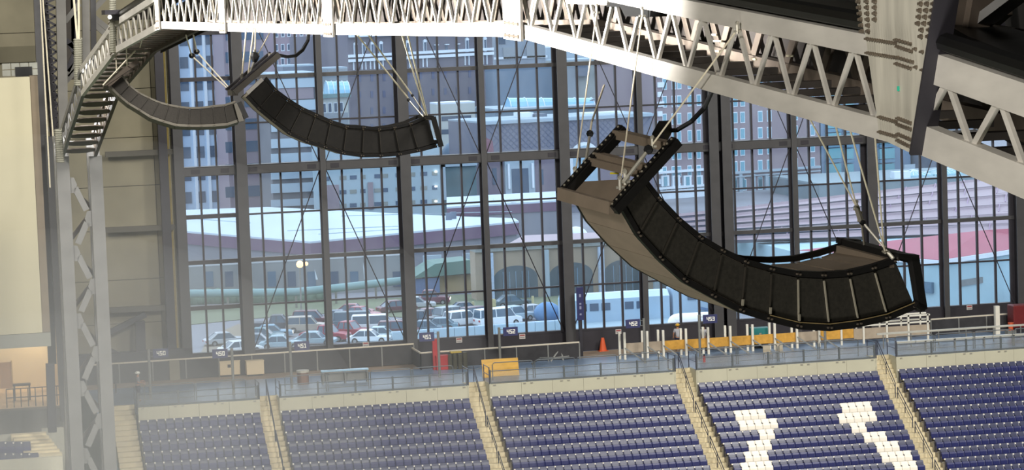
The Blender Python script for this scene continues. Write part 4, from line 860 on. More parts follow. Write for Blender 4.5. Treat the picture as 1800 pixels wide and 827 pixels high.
# ---- workers
SKIN = mat('skin', (.66, .48, .38), .6, 0, 0); SHIRT = mat('pale_grey_shirt', (.66, .66, .68), .9, 0, .06, 8); JEAN = mat('dark_blue_jeans', (.16, .18, .27), .9, 0, .08, 8); HAIR = mat('dark_hair', (.14, .11, .09), .8, 0, 0)
def skin_obj(name, pts, edges, radii, m, parent, root=0):
    me = bpy.data.meshes.new(name); me.from_pydata([Vector(p) for p in pts], edges, []); o = bpy.data.objects.new(name, me); C.objects.link(o); me.materials.append(m)
    s = o.modifiers.new('skin', 'SKIN'); s.use_smooth_shade = True
    for i, r_ in enumerate(radii): me.skin_vertices[0].data[i].radius = (r_, r_)
    me.skin_vertices[0].data[root].use_root = True
    o.modifiers.new('subdivision', 'SUBSURF').levels = 2; o.modifiers['subdivision'].render_levels = 2; o.parent = parent; return o
def worker(base, face, label, hat, shirt=SHIRT, arms=((.28, -.12, .98), (.30, -.3, 1.05))):
    r = thing('person', base, label, 'person'); r.rotation_euler = (0, 0, face)
    P_ = [(0, 0, .95), (0, 0, 1.15), (0, .0, 1.4), (0, 0, 1.5), (0, -.01, 1.56), (0, -.02, 1.68),
          (.19, 0, 1.42), (.27, -.03, 1.16), arms[0], (-.19, 0, 1.42), (-.27, -.03, 1.16), (-arms[1][0], arms[1][1], arms[1][2]),
          (.1, 0, .88), (.12, -.02, .5), (.12, .02, .09), (.13, -.14, .04), (-.1, 0, .88), (-.12, -.03, .5), (-.13, .02, .09), (-.14, -.14, .04)]
    E_ = [(0, 1), (1, 2), (2, 3), (3, 4), (4, 5), (2, 6), (6, 7), (7, 8), (2, 9), (9, 10), (10, 11), (0, 12), (12, 13), (13, 14), (14, 15), (0, 16), (16, 17), (17, 18), (18, 19)]
    R_ = [.14, .13, .15, .07, .075, .1, .07, .05, .038, .07, .05, .038, .09, .065, .045, .04, .09, .065, .045, .04]
    b = skin_obj('body', P_, E_, R_, SKIN, r)
    for s_, h_ in ((1, arms[0]), (-1, (-arms[1][0], arms[1][1], arms[1][2]))): # hands with five fingers
        h_ = Vector(h_); d = Vector((0, -.35, -.9)).normalized(); pts = [h_, h_+d*.06]; ed = [(0, 1)]; ra = [.03, .036]
        for f_ in range(4):
            o_ = Vector(((f_-1.5)*.02, 0, 0)); k = len(pts); L_ = (.065, .08, .076, .055)[f_]
            pts += [h_+d*.1+o_, h_+d*(.1+L_)+o_+Vector((0, -.02, .005))]; ed += [(1, k), (k, k+1)]; ra += [.011, .009]
        k = len(pts); pts += [h_+d*.05+Vector((-s_*.045, -.02, 0)), h_+d*.09+Vector((-s_*.06, -.035, 0))]; ed += [(1, k), (k, k+1)]; ra += [.013, .01]
        skin_obj('hand', pts, ed, ra, SKIN, r)
    skin_obj('shirt', [(0, 0, .86), P_[1], P_[2], (0, 0, 1.47), P_[6], (.25, -.02, 1.22), P_[9], (-.25, -.02, 1.22)], [(0, 1), (1, 2), (2, 3), (2, 4), (4, 5), (2, 6), (6, 7)], [.165, .155, .175, .085, .09, .075, .09, .075], shirt, r)
    skin_obj('trousers', [(0, 0, 1.0), P_[12], P_[13], (.12, .02, .12), P_[16], P_[17], (-.13, .02, .12)], [(0, 1), (1, 2), (2, 3), (0, 4), (4, 5), (5, 6)], [.165, .125, .1, .075, .125, .1, .075], JEAN, r)
    m = MB(); m.sphere((0, -.005, 1.70), .108, n=10, k=6, sc=(1, 1.08, 1.12)); h = m.build('hair', HAIR, None, smooth=True); h.parent = r; h.location = (0, .015, 1.585)
    f_ = MB(); f_.sphere((0, -.125, 1.68), .018, n=6, k=4); f_.sphere((.04, -.108, 1.71), .012, n=6, k=4, m=1); f_.sphere((-.04, -.108, 1.71), .012, n=6, k=4, m=1); f_.box(-.03, -.12, 1.625, .03, -.1, 1.635, 2)
    fo = f_.build('face', [SKIN, BLACKST, mat('lips', (.55, .32, .28), .6, 0, 0)], None); fo.parent = r; fo.location = (0, -.115, 1.625)
    hm = MB(); hm.sphere((0, 0, 0), .135, n=12, k=6, sc=(1, 1.15, .8)); hm.tube((0, 0, -.015), (0, 0, .0), .17, 14)
    ho = hm.build('hard_hat', hat, None, smooth=False); ho.parent = r; ho.location = (0, 0, 1.62)
    return r
YH = mat('yellow_hat', (.86, .66, .18), .4, 0, 0); WHH = mat('white_hat', (.93, .93, .9), .4, 0, 0)
p = aty(1191, 575, 174.6); worker((p.x, 174.6, 0), 3.0, 'worker in a pale grey shirt and yellow hard hat, back turned, by the windows', YH)
p = aty(1236, 565, 173.4); worker((p.x, 173.4, 0), 2.6, 'worker in a pale shirt beneath the 453 sign, arms lowered', HAIR)
p = atz(244, 706, 0); worker((p.x, p.y, 0), 1.4, 'worker in grey with a white hard hat at the stair beside the laced column', WHH, mat('dull_grey_shirt', (.42, .43, .46), .9), ((.3, -.35, 1.2), (.28, -.38, 1.15)))
# ================================================================ the city beyond the glass
GZ = -13.0
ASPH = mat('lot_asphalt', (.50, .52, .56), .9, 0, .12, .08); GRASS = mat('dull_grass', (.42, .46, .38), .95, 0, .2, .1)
slab('ground', -300, 180, GZ-1, 700, 900, GZ, ASPH)
def pave(name, pts, m, z=GZ+.03, th=.05): P_ = [atz(x, y, z) for x, y in pts]; return MB().prism(P_, (0, 0, th)).build(name, m, kind='structure')
pave('grass_verge', [(300, 575), (300, 540), (620, 528), (1200, 500), (1200, 530), (960, 545), (740, 560), (560, 552), (430, 562)], GRASS)
pave('dirt_mound', [(345, 640), (365, 595), (420, 570), (445, 600), (440, 640)], mat('tan_dirt', (.55, .52, .47), .95, 0, .15, .2))
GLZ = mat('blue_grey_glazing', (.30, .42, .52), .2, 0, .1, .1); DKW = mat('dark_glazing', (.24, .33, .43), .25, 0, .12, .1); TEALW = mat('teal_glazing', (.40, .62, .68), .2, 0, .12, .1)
class Facade: # a building face from pixel L to pixel R, at real distances Y; it stands on the ground and goes back by dep
    def __init__(s, name, x0, x1, ytop, Y0, Y1, dep, m, label, cat='building', yref=200, roofm=None, base=GZ, top=None):
        a = aty(x0, yref, Y0); b = aty(x1, yref, Y1); s.a, s.b = Vector((a.x, a.y, 0)), Vector((b.x, b.y, 0)); s.d = (s.b-s.a); s.W = s.d.length; s.d.normalize()
        s.n = Vector((-s.d.y, s.d.x, 0)); s.zt = aty(x0, ytop, Y0).z if top is None else top; s.base = base
        s.r = thing(name, (s.a+s.b)/2+Vector((0, 0, base)), label, cat)
        p = [s.a, s.b, s.b+s.n*dep, s.a+s.n*dep]; MB().prism([q+Vector((0, 0, base)) for q in p], (0, 0, s.zt-base)).build('walls', m, s.r)
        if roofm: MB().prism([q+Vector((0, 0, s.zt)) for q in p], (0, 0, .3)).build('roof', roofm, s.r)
    def uz(s, x, y): q = pln(x, y, s.a, s.n); return (q-s.a).dot(s.d), q.z
    def bx(s, mb, u0, z0, u1, z1, out=.12, back=0.0, m=0):
        c = s.a+s.d*((u0+u1)/2)+Vector((0, 0, (z0+z1)/2))-s.n*((out-back)/2); return mb.obox(c, s.d*abs(u1-u0)/2, s.n*((out+back)/2), Vector((0, 0, abs(z1-z0)/2)), m)
    def rect(s, nm, x0, y0, x1, y1, m, out=.12, parent=None):
        u0, z1 = s.uz(x0, y0); u1, _ = s.uz(x1, (y0+y1)/2); _, z0 = s.uz(x0, y1); return s.bx(MB(), u0, z0, u1, z1, out).build(nm, m, parent or s.r)
    def win(s, x, y, w_, h_, m, frame=None, out=.08, nm='window'):
        u, z = s.uz(x, y); k = F/((s.a+s.d*u-CAM).dot(fw)); hw, hh = w_/k/2, h_/k/2
        if frame: 
            f_ = s.bx(MB(), u-hw-.12, z-hh-.18, u+hw+.12, z+hh+.15, out).build(nm, frame, s.r)
            s.bx(MB(), u-hw, z-hh, u+hw, z+hh, out+.05).build('pane', m, f_)
        else: s.bx(MB(), u-hw, z-hh, u+hw, z+hh, out).build(nm, m, s.r)
    def grid(s, xs, y0, dy, ny, w_, h_, m, frame=None, slope=-.05, xref=None, **k):
        for x in xs:
            for j in range(ny): s.win(x, y0+dy*j+slope*(x-(xref or xs[0])), w_, h_, m, frame, **k)
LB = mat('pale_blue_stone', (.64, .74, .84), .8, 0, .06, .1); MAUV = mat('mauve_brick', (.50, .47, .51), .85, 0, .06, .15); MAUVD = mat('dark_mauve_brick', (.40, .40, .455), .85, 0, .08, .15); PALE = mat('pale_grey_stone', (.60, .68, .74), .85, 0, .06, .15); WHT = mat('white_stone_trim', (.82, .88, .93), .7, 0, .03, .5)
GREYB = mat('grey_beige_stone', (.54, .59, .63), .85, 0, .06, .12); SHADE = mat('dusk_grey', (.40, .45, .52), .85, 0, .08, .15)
# pale blue office tower
f = Facade('office_tower', 306, 397, -90, 500, 500, 20, LB, 'pale blue stone office tower with square dark windows, far left behind the glass', yref=200)
for x, yo in ((329.8, 0), (354.3, -1.2), (376.3, -2.4)):
    for j in range(11): f.win(x-.027*(348-(348-39.6*j)) , 348-39.6*j+yo, 14.5, 20, DKW, out=.1)
for x in (318, 342, 365.5, 388): 
    u, _ = f.uz(x, 250); f.bx(MB(), u-.25, GZ, u+.25, f.zt, .35).build('pilaster', WHT, f.r)
# mauve tower with wide bands
f = Facade('banded_tower', 398, 474, -90, 478, 478, 16, mat('mauve_panel', (.495, .46, .51), .8, 0, .06, .1), 'mauve tower with broad blue window bands beside the pale blue tower', yref=200)
for j in range(8): f.rect('window_band', 397-1+j*0, 337-39.5*j-8, 466-3*(j > 4), 337-39.5*j+11, DKW, .1)
# pale parking structure with open decks
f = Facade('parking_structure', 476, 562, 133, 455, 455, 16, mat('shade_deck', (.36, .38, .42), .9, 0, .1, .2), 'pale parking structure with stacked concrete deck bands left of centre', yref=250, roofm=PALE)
for j, (y0, y1) in enumerate([(140, 156), (178, 196), (214, 232), (245, 261), (271, 292), (303, 316), (324, 340), (352, 364)]): f.rect('deck_band', 476, y0, 562, y1, PALE, .5)
f.rect('stair_wall', 486, 156, 551, 176, MAUV, .3); f.rect('stair_wall', 486, 196, 500, 216, PALE, .3)
# brick hotel far behind
f = Facade('brick_hotel', 462, 622, -60, 650, 650, 20, mat('rosy_brick', (.53, .485, .54), .85, 0, .05, .2), 'distant rosy brick hotel with rows of small windows above the middle loudspeaker', yref=100)
f.grid([486+10.9*i for i in range(13)], 84, 24.5, 3, 4.2, 10, DKW, WHT, -.045)
f.grid([486+10.9*i for i in range(13)], 35, 24.5, 2, 4.2, 10, DKW, WHT, -.045)
# low roofs and white pavilion in front of it
f = Facade('white_pavilion', 560, 612, 172, 520, 520, 28, mat('cream_stone', (.70, .74, .74), .8, 0, .04, .2), 'cream pavilion with tall windows and green cornice below the blue barrel skylight', yref=190, roofm=mat('green_cornice', (.42, .56, .58), .7))
f.rect('cornice', 558, 166, 616, 173, mat('green_cornice', (0, 0, 0)), .6)
for x in (570, 580, 590, 600): f.win(x, 190-.05*(x-570), 5, 15, DKW, WHT)
f.rect('lower_block', 560, 200, 614, 330, GREYB, .3)
def barrel(name, x0, x1, yb, yt, Y, label, dep_px=0, m=None):
    a, b = aty(x0, yb, Y), aty(x1, yb, Y); h = aty(x0, yt, Y).z-a.z; r = thing(name, (a+b)/2, label, 'skylight'); d = (b-a); R_ = h
    n = max(4, int(d.length/3))
    for i in range(n):
        m_ = MB(); q0, q1 = lerp(a, b, (i+.02)/n), lerp(a, b, (i+.98)/n)
        pr_ = [(-R_*1.3*math.cos(math.pi*k/8), h*math.sin(math.pi*k/8)) for k in range(9)]
        vs = [q+Vector((0, y_, z_)) for q in (q0, q1) for y_, z_ in pr_]; m_.add(vs, [(k, k+1, k+10, k+9) for k in range(8)]+[tuple(range(9)), tuple(range(9, 18))[::-1]]); m_.build('glass_bay', m or mat('skylight_glass', (.52, .74, .86), .3, 0, .1, .3), r)
    for i in range(n+1):
        q = lerp(a, b, i/n); m_ = MB(); m_.path([q+Vector((0, -R_*1.32*math.cos(math.pi*k/8), h*1.03*math.sin(math.pi*k/8))) for k in range(9)], .1, 4); m_.build('rib', WHT, r)
    return r
barrel('barrel_skylight', 574, 611, 166, 143, 530, 'small pale blue barrel skylight above the cream pavilion')
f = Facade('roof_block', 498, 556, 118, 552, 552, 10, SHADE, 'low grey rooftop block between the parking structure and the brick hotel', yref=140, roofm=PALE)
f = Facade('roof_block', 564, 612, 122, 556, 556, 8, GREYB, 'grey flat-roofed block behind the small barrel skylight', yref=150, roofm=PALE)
# big dark brick building with white arched windows
f = Facade('arched_brick_building', 614, 868, 62, 580, 600, 20, MAUVD, 'large dark mauve brick building with white arched windows and ledges under the truss', yref=150)
f.rect('cornice', 612, 56, 868, 66, WHT, .8)
us = []
for y_ in (98.5, 106.5): 
    u0, z_ = f.uz(613, y_); f.bx(MB(), 0, z_-.35, f.W, z_+.25, .5).build('ledge', WHT, f.r)
for x in (624, 638.5, 653.5, 668.8, 715.5, 746, 820, 851.5):
    y_ = 88-.042*(x-624); f.win(x, y_+1, 4.6, 19, DKW, WHT, out=.3, nm='arched_window'); u, z_ = f.uz(x, y_-9.5); c = f.a+f.d*u+Vector((0, 0, z_))
    k = F/((c-CAM).dot(fw)); R_ = 4.2/k; m_ = MB(); m_.prism([c-f.n*.3+f.d*(R_*math.cos(math.pi*t/8))+Vector((0, 0, R_*math.sin(math.pi*t/8))) for t in range(9)], f.n*.3); m_.build('arch_head', WHT, f.r)
    for sx in (-3.4, 3.4): f.win(x+sx, y_+26, 1.6, 18, WHT, out=.3, nm='pilaster')
for x in (766, 784.5, 803.5): 
    y_ = 84-.042*(x-766); f.win(x, y_, 6, 9, DKW, None); f.win(x, y_-5, 9, 1.6, WHT, None, out=.4, nm='hood_mould')
f.grid([632+21.5*i for i in range(11)], 138, 29, 5, 6, 12, mat('dim_glazing', (.30, .34, .46), .4, 0, .05), None, -.042)
# cream block, dome
f = Facade('cream_block', 768, 836, 184, 496, 496, 6, mat('cream_stone', (0, 0, 0)), 'cream low block with dark arch beside the tail of the middle loudspeaker', yref=220, roofm=WHT)
f.rect('window_band', 776, 205, 828, 213, DKW, .1); f.rect('window_band', 776, 228, 828, 236, DKW, .1)
p = aty(812, 272, 487); r = thing('dark_dome', p, 'dark blue domed roof behind the heavy girt right of the middle loudspeaker', 'dome'); MB().sphere(p, 2.9, n=14, k=8, sc=(1.3, 1, 1)).build('shell', mat('dome_blue', (.30, .42, .52), .5, 0, .1), r, smooth=True); MB().tube(p-Vector((0, 0, 14)), p, 3.4, 14).build('drum', SHADE, r)
# garage / offices in front
f = Facade('garage_offices', 565, 774, 258, 438, 438, 9, mat('pale_blue_concrete', (.56, .65, .70), .85, 0, .05, .2), 'long pale blue-grey garage with window bands below the middle loudspeaker', yref=320, roofm=PALE)
LAMPW = mat('lamp_white', (0, 0, 0))
for j, y_ in enumerate((313, 338, 362)):
    for i, x in enumerate((575, 603, 621, 638, 664, 676, 700, 724, 745, 764)): f.win(x, y_-.05*(x-603), 12 if i % 3 else 9, 7, mat('tan_glazing', (.46, .50, .50), .4, 0, .15, .5) if (i+j) % 2 else DKW, None)
    f.win(766, 303+26*j-1, 4, 2.5, LAMPW, None, out=.3, nm='ceiling_lamp')
f.rect('mauve_bay', 569, 326, 596, 372, MAUV, .25); f.rect('mauve_bay', 646, 321, 656, 368, MAUV, .25)
f = Facade('ivy_glass_hall', 777, 838, 285, 451, 451, 6, mat('dark_green_glass', (.26, .38, .42), .4, 0, .25, .2), 'dark greenish glass hall right of the pale garage', yref=330, roofm=PALE)
f.rect('stone_frame', 774, 288, 783, 352, PALE, .4); f.rect('stone_frame', 774, 286, 838, 294, PALE, .4)
# mall blocks
f = Facade('mall_block', 872, 958, 40, 625, 625, 12, mat('speckled_stone', (.52, .58, .64), .9, 0, .12, .3), 'speckled grey mall block just below the white truss plate', yref=80, roofm=PALE)
f.rect('blue_window', 876, 62, 888, 78, DKW, .1); f.rect('parapet_band', 868, 101, 962, 105, WHT, .3); f.rect('wall_panel', 884, 84, 915, 104, GREYB, .3); f.rect('wall_panel', 925, 80, 958, 102, GREYB, .3)
f = Facade('mall_block', 871, 975, 120, 572, 572, 10, mat('slate_wall', (.44, .52, .60), .9, 0, .06, .2), 'slate-blue plain mall block with white rooftop machines', yref=150, roofm=PALE)
for x, yb, w_, h_ in ((876, 134, 10, 9), (893, 132, 12, 8), (907, 131, 15, 7), (950, 122, 8, 4)):
    p = aty(x, yb, 574); k = F/572; r = thing('rooftop_unit', p, 'white rooftop machine %s the slate-blue mall block' % {876: 'at the left end on', 893: 'second along on', 907: 'third along on', 950: 'smallest, at the right end on'}[x], 'machine', 'rooftop machines'); MB().box(p.x-w_/k/2, 574, p.z, p.x+w_/k/2, 577, p.z+h_/k).build('housing', WHT, r); MB().tube((p.x, 575, p.z+h_/k), (p.x, 575, p.z+h_/k+.3), .4, 8).build('fan', DKW, r)
f = Facade('mall_block', 984, 1112, 108, 570, 570, 12, mat('sandy_grey_stone', (.56, .60, .61), .9, 0, .06, .2), 'sandy grey big blank mall block behind the near hanging cables', yref=150, roofm=PALE)
f.rect('panel_block', 984, 118, 1012, 190, GREYB, .5); f.rect('parapet_band', 1046, 125, 1112, 137, WHT, .4); f.rect('seam', 1068, 138, 1070, 190, SHADE, .1); f.rect('vent_box', 1014, 115, 1030, 134, SHADE, 1.5)
f = Facade('mall_block', 962, 1170, 84, 680, 680, 12, PALE, 'pale far mall block rising behind the sandy grey one', yref=130, roofm=WHT)
barrel('barrel_skylight', 893, 1040, 194, 172, 528, 'long pale blue barrel skylight on the mall roof', m=mat('skylight_glass', (0, 0, 0)))
p = aty(1048, 194, 526); MB().prism([p+Vector((2.3*math.cos(math.pi*t/12), 0, 2.3*math.sin(math.pi*t/12))) for t in range(13)], (0, 1.5, 0)).build('round_gable', GREYB, label='grey round gable at the right end of the long skylight', cat='gable')
barrel('barrel_skylight', 1078, 1120, 194, 174, 528, 'short pale blue barrel skylight right of the round gable', m=mat('skylight_glass', (0, 0, 0)))
f = Facade('roof_block', 870, 1120, 195, 518, 518, 18, mat('mid_blue_grey', (.46, .55, .62), .85, 0, .05, .2), 'blue-grey roof block carrying the skylights', yref=205, roofm=PALE)
HT = aty(842, 217, 460).z+.3
for x0, x1, y0, y1, lb_ in ((912, 938, 199, 213, 'white roof hut with dark louvres, left of the pair'), (1024, 1096, 199, 220, 'white roof hut with slanted panels, right of the pair')):
    f = Facade('roof_hut', x0, x1, y0, 468, 468, 4, WHT, lb_, 'hut', yref=210, base=HT)
    if x0 == 912: f.rect('louvre', 936, 201, 937.5, 212, SHADE, .2)
    else:
        for xx in (1028, 1040): f.rect('sloped_panel', xx, 204, xx+10, 209, PALE, .8)
f = Facade('roof_hut', 940, 962, 201, 468, 468, 4, SHADE, 'dark slatted roof hut between the two white huts', 'hut', yref=210, base=HT)
# diamond-pattern hall with arched window
DIA = mat('mauve_grey_wall', (.43, .455, .525), .85, 0, .05, .2)
f = Facade('diamond_hall', 842, 1148, 217, 460, 464, 16, DIA, 'mauve-grey hall with faint diamond lattice and big arched window', yref=250, roofm=PALE)
f.rect('coping', 842, 215, 1148, 220, PALE, .5)
for i in range(-6, 34):
    for sg in (1, -1):
        u0, z1 = f.uz(845, 222); z0 = z1-4.2; ua = i*1.05; ub = ua+sg*4.2
        lo, hi = max(0, min(ua, ub)), min(f.W, max(ua, ub))
        if ua < .2 or ub < .2 or ua > f.W-.2 or ub > f.W-.2: continue
        MB().bar(f.a+f.d*ua+Vector((0, 0, z1))-f.n*.05, f.a+f.d*ub+Vector((0, 0, z0))-f.n*.05, .09, .08, f.n).build('lattice_bar', mat('lattice_line', (.38, .42, .52), .9, 0, 0), f.r)
u, z_ = f.uz(1027, 278); c = f.a+f.d*u+Vector((0, 0, z_)); 
for R_, mm, o_ in ((2.75, WHT, .3), (2.15, mat('pale_arch_glass', (.56, .68, .76), .3, 0, .05, .3), .4)):
    MB().prism([c-f.n*o_+f.d*(R_*math.cos(math.pi*t/14))+Vector((0, 0, R_*math.sin(math.pi*t/14))) for t in range(15)]+[c-f.n*o_-f.d*R_-Vector((0, 0, 7)), c-f.n*o_+f.d*R_-Vector((0, 0, 7))], f.n*.2).build('arch_surround' if mm is WHT else 'arch_glass', mm, f.r)
f.rect('brick_base', 844, 284, 1146, 372, mat('brick_mauve_low', (.44, .42, .48), .85, 0, .06, .2), .3)
f.rect('portal', 884, 284, 937, 345, PALE, .9); f.rect('portal_opening', 896, 297, 926, 345, DKW, 1.0); f.rect('column', 888, 288, 892, 332, WHT, 1.3); f.rect('column', 930, 287, 934, 330, WHT, 1.3)
f.rect('window', 864, 296, 872, 325, DKW, .4); f.rect('window', 946, 298, 954, 325, DKW, .4)
p = aty(857, 272, 456); MB().prism([aty(846, 268, 456), aty(868, 268, 456), aty(866, 248, 456), aty(850, 240, 456)], (0, 3, 0)).build('brick_gable', mat('red_gable', (.50, .36, .42), .8), label='small reddish gable poking up left of the diamond hall', cat='gable')
# mauve hotel with blue windows, two wings
HB = mat('hotel_mauve', (.53, .495, .53), .85, 0, .05, .2); HW = mat('hotel_blue_window', (.42, .62, .70), .25, 0, .1, .3)
f = Facade('hotel_wing', 1153, 1260, -40, 482, 486, 20, HB, 'mauve brick hotel wing with white quoins, left of the double steel column', yref=220)
for j in range(14):
    f.rect('quoin', 1155, 128+j*17, 1163+(j % 2)*3, 137+j*17, WHT, .3)
f.grid([1168, 1184, 1193.5, 1212, 1228], 148-2*31, 31, 9, 6.5, 17, HW, WHT, -.045)
f.rect('ledge', 1153, 302, 1262, 306, WHT, .8); f.rect('ledge', 1153, 330, 1262, 334, WHT, .8)
for x in (1167, 1186, 1206, 1226):
    f.rect('white_bay', x-7, 309, x+7, 328, WHT, .5); f.rect('bay_window', x-3, 311, x+3, 327, HW, .6)
f.rect('white_arcade', 1153, 336, 1262, 400, WHT, .6)
for x in (1176, 1196, 1216, 1236):
    f.rect('arch_opening', x-6, 356, x+6, 400, mat('blue_shadow_glass', (.46, .60, .70), .4, 0, .05), .75); u, z_ = f.uz(x, 356); c = f.a+f.d*u+Vector((0, 0, z_)); R_ = .55
    MB().prism([c-f.n*.75+f.d*(R_*math.cos(math.pi*t/8))+Vector((0, 0, R_*math.sin(math.pi*t/8))) for t in range(9)], f.n*.2).build('arch_head', mat('blue_shadow_glass', (0, 0, 0)), f.r)
f = Facade('hotel_wing', 1264, 1440, -40, 488, 494, 20, HB, 'long mauve brick hotel wing with pale blue windows, centre right behind the near loudspeaker', yref=220)
f.grid([1292, 1305, 1336, 1352, 1398, 1428], 207-3*28.8, 28.8, 8, 7.5, 16.5, HW, WHT, -.05)
f.rect('ledge', 1264, 304, 1440, 308, PALE, .6); f.rect('ledge', 1264, 312, 1440, 314, PALE, .6)
for x in (1278, 1300, 1323, 1346, 1370, 1394, 1418): f.rect('pier', x-3, 306, x+3, 345, PALE, .5)
f.grid([1292, 1308, 1336, 1356, 1398, 1428], 326, 30, 1, 7.5, 17, HW, WHT, -.05)
f.rect('stone_base', 1264, 340, 1440, 420, mat('grey_base', (.62, .66, .70), .85, 0, .05, .2), .7)
for x in (1291, 1318, 1352, 1384, 1412): f.rect('shop_window', x-10, 352, x+10, 378, mat('shop_teal', (.40, .56, .62), .3, 0, .15, .4), .85)
for x in (1290, 1322, 1356, 1390): f.rect('sky_lamp', x, 0, x+1, 1, WHT, .1) if False else None
# glass bay tower
GT = mat('bay_tower_teal', (.36, .52, .62), .3, 0, .1, .2)
f = Facade('glass_bay_tower', 1444, 1600, -40, 494, 500, 15, mat('bay_tower_wall', (.42, .52, .62), .6, 0, .08, .2), 'blue-green glass bay tower at right, behind the tail cables of the near loudspeaker', yref=260)
for x0, x1 in ((1450, 1476), (1482, 1498), (1544, 1570)):
    for j in range(10): f.rect('bay_window', x0, 100+j*27, x1, 118+j*27, TEALW, .5)
    for j in range(10): f.rect('spandrel', x0, 119+j*27, x1, 125+j*27, GT, .6)
f.rect('white_band', 1444, 345, 1600, 352, WHT, .6)
f = Facade('plain_block', 1636, 1710, 256, 496, 500, 10, SHADE, 'dim grey block behind the small glass pyramids', yref=290)
f.rect('white_doorway', 1588, 290, 1607, 312, PALE, .3)
f = Facade('plain_block', 1566, 1830, 200, 640, 640, 20, mat('dim_slate', (.36, .44, .52), .85, 0, .1, .2), 'dim slate far block at right under the truss', yref=290)
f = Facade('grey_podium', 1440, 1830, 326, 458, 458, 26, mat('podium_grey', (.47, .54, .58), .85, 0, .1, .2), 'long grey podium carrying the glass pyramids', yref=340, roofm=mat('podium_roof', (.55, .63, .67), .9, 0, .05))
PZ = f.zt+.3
for x0, x1, yb, yt, lb_ in ((1596, 1636, 325, 300, 'glass pyramid skylight, left of the pair, at right behind a slim column'), (1645, 1697, 321, 296, 'glass pyramid skylight, right of the pair, under the truss')):
    a_, b_ = aty(x0, yb, 462), aty(x1, yb, 462); a_.z = b_.z = PZ+.3; m_ = (a_+b_)/2+Vector((0, 3, 0)); h = aty((x0+x1)/2, yt, 462).z-a_.z; ap = m_+Vector((0, 0, h)); r = thing('glass_pyramid', m_, lb_, 'skylight', 'glass pyramids')
    cs = [a_, b_, b_+Vector((0, 6, 0)), a_+Vector((0, 6, 0))]
    for i in range(4): MB().add([cs[i], cs[(i+1) % 4], ap, (cs[i]+cs[(i+1) % 4]+ap)/3+Vector((0, .2, -.2))], [(0, 1, 2), (0, 3, 1), (1, 3, 2), (2, 3, 0)]).build('glass_face', TEALW, r); MB().tube(cs[i], ap, .12, 5).build('rib', WHT, r)
    for t in (.25, .5, .75): MB().tube(lerp(cs[0], cs[1], t), ap, .07, 4).build('rib', WHT, r)
    MB().box(a_.x-.3, 461.5, PZ, b_.x+.3, 468.5, PZ+.3).build('curb', mat('pale_aqua', (.60, .76, .82), .5), r)
p = aty(1588, 326, 461); MB().box(p.x-2, 460, PZ, p.x+1, 462, PZ+1.2).build('roof_machine', WHT, label='bright white roof machine on the grey podium', cat='machine')
# station roofs
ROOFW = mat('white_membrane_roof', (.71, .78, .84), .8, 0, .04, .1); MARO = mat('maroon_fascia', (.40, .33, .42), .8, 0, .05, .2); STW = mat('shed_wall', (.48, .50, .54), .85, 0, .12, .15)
def roofslab(name, pts, z, fas, label, wallm=STW, rm=ROOFW, fm=MARO):
    P_ = [atz(x, y, z) for x, y in pts]; c = sum(P_, Vector())/len(P_); r = thing(name, (c.x, c.y, GZ), label, 'building')
    MB().prism([p-Vector((0, 0, .25)) for p in P_], (0, 0, .25)).build('roof', rm, r); MB().prism([p-Vector((0, 0, fas+.25)) for p in P_], (0, 0, fas)).build('fascia', fm, r)
    MB().prism([Vector((lerp(c.x, p.x, .985), lerp(c.y, p.y, .985), GZ)) for p in P_], (0, 0, z-fas-.25-GZ)).build('walls', wallm, r); return r, c
ZR = -7.2
r, c = roofslab('flat_roofed_shed', [(250, 400), (545, 425), (912, 389), (905, 384), (790, 380), (470, 364), (250, 372)], ZR, 1.6, 'wide white flat-roofed shed with maroon fascia across the left windows')
for (x0, y0, x1, y1) in ((505, 406, 700, 398), (560, 412, 720, 402), (330, 384, 440, 392), (600, 380, 900, 372)): MB().bar(atz(x0, y0, ZR+.05), atz(x1, y1, ZR+.05), .12, .1).build('roof_seam', mat('roof_grey_line', (.62, .70, .76), .8), r)
for x in (470, 520, 575, 640, 700, 760, 830): p = atz(x, 452-(x-470)*.06, -6); q = aty(x, 470, 353); MB().box(q.x-1.2, 352.6, GZ, q.x+1.2, 353, GZ+4).build('bay_panel', PALE, r)
r, c = roofslab('flat_roofed_shed', [(785, 364), (986, 352), (986, 336), (785, 347)], ZR+1.0, 1.3, 'smaller higher white roof with maroon fascia behind the wide shed')
for x in (855, 868, 885, 898, 915, 932): p = aty(x, 375, 404); MB().tube((p.x, 404, GZ), (p.x, 404, aty(x, 348, 404).z), .09, 5).build('flagpole', WHT, None, label='slim white flagpole before the higher white roof, %s from left' % ORD[(855, 868, 885, 898, 915, 932).index(x)], cat='flagpole', group='flagpoles')
for x, y_ in ((789, 383), (903, 364), (797, 381)):
    p = atz(x, y_+4, ZR); MB().box(p.x-.4, p.y-.3, ZR, p.x+.4, p.y+.3, ZR+1.0).build('roof_vent', SHADE, label='small dark roof vent on the white roofs, %s' % {789: 'left one of the close pair', 903: 'lone one at right', 797: 'right one of the close pair'}[x], cat='vent')
PINK = mat('mauve_metal_roof', (.60, .55, .59), .5, .1, .05, .3); SEAMB = mat('slate_gap', (.40, .42, .54), .8)
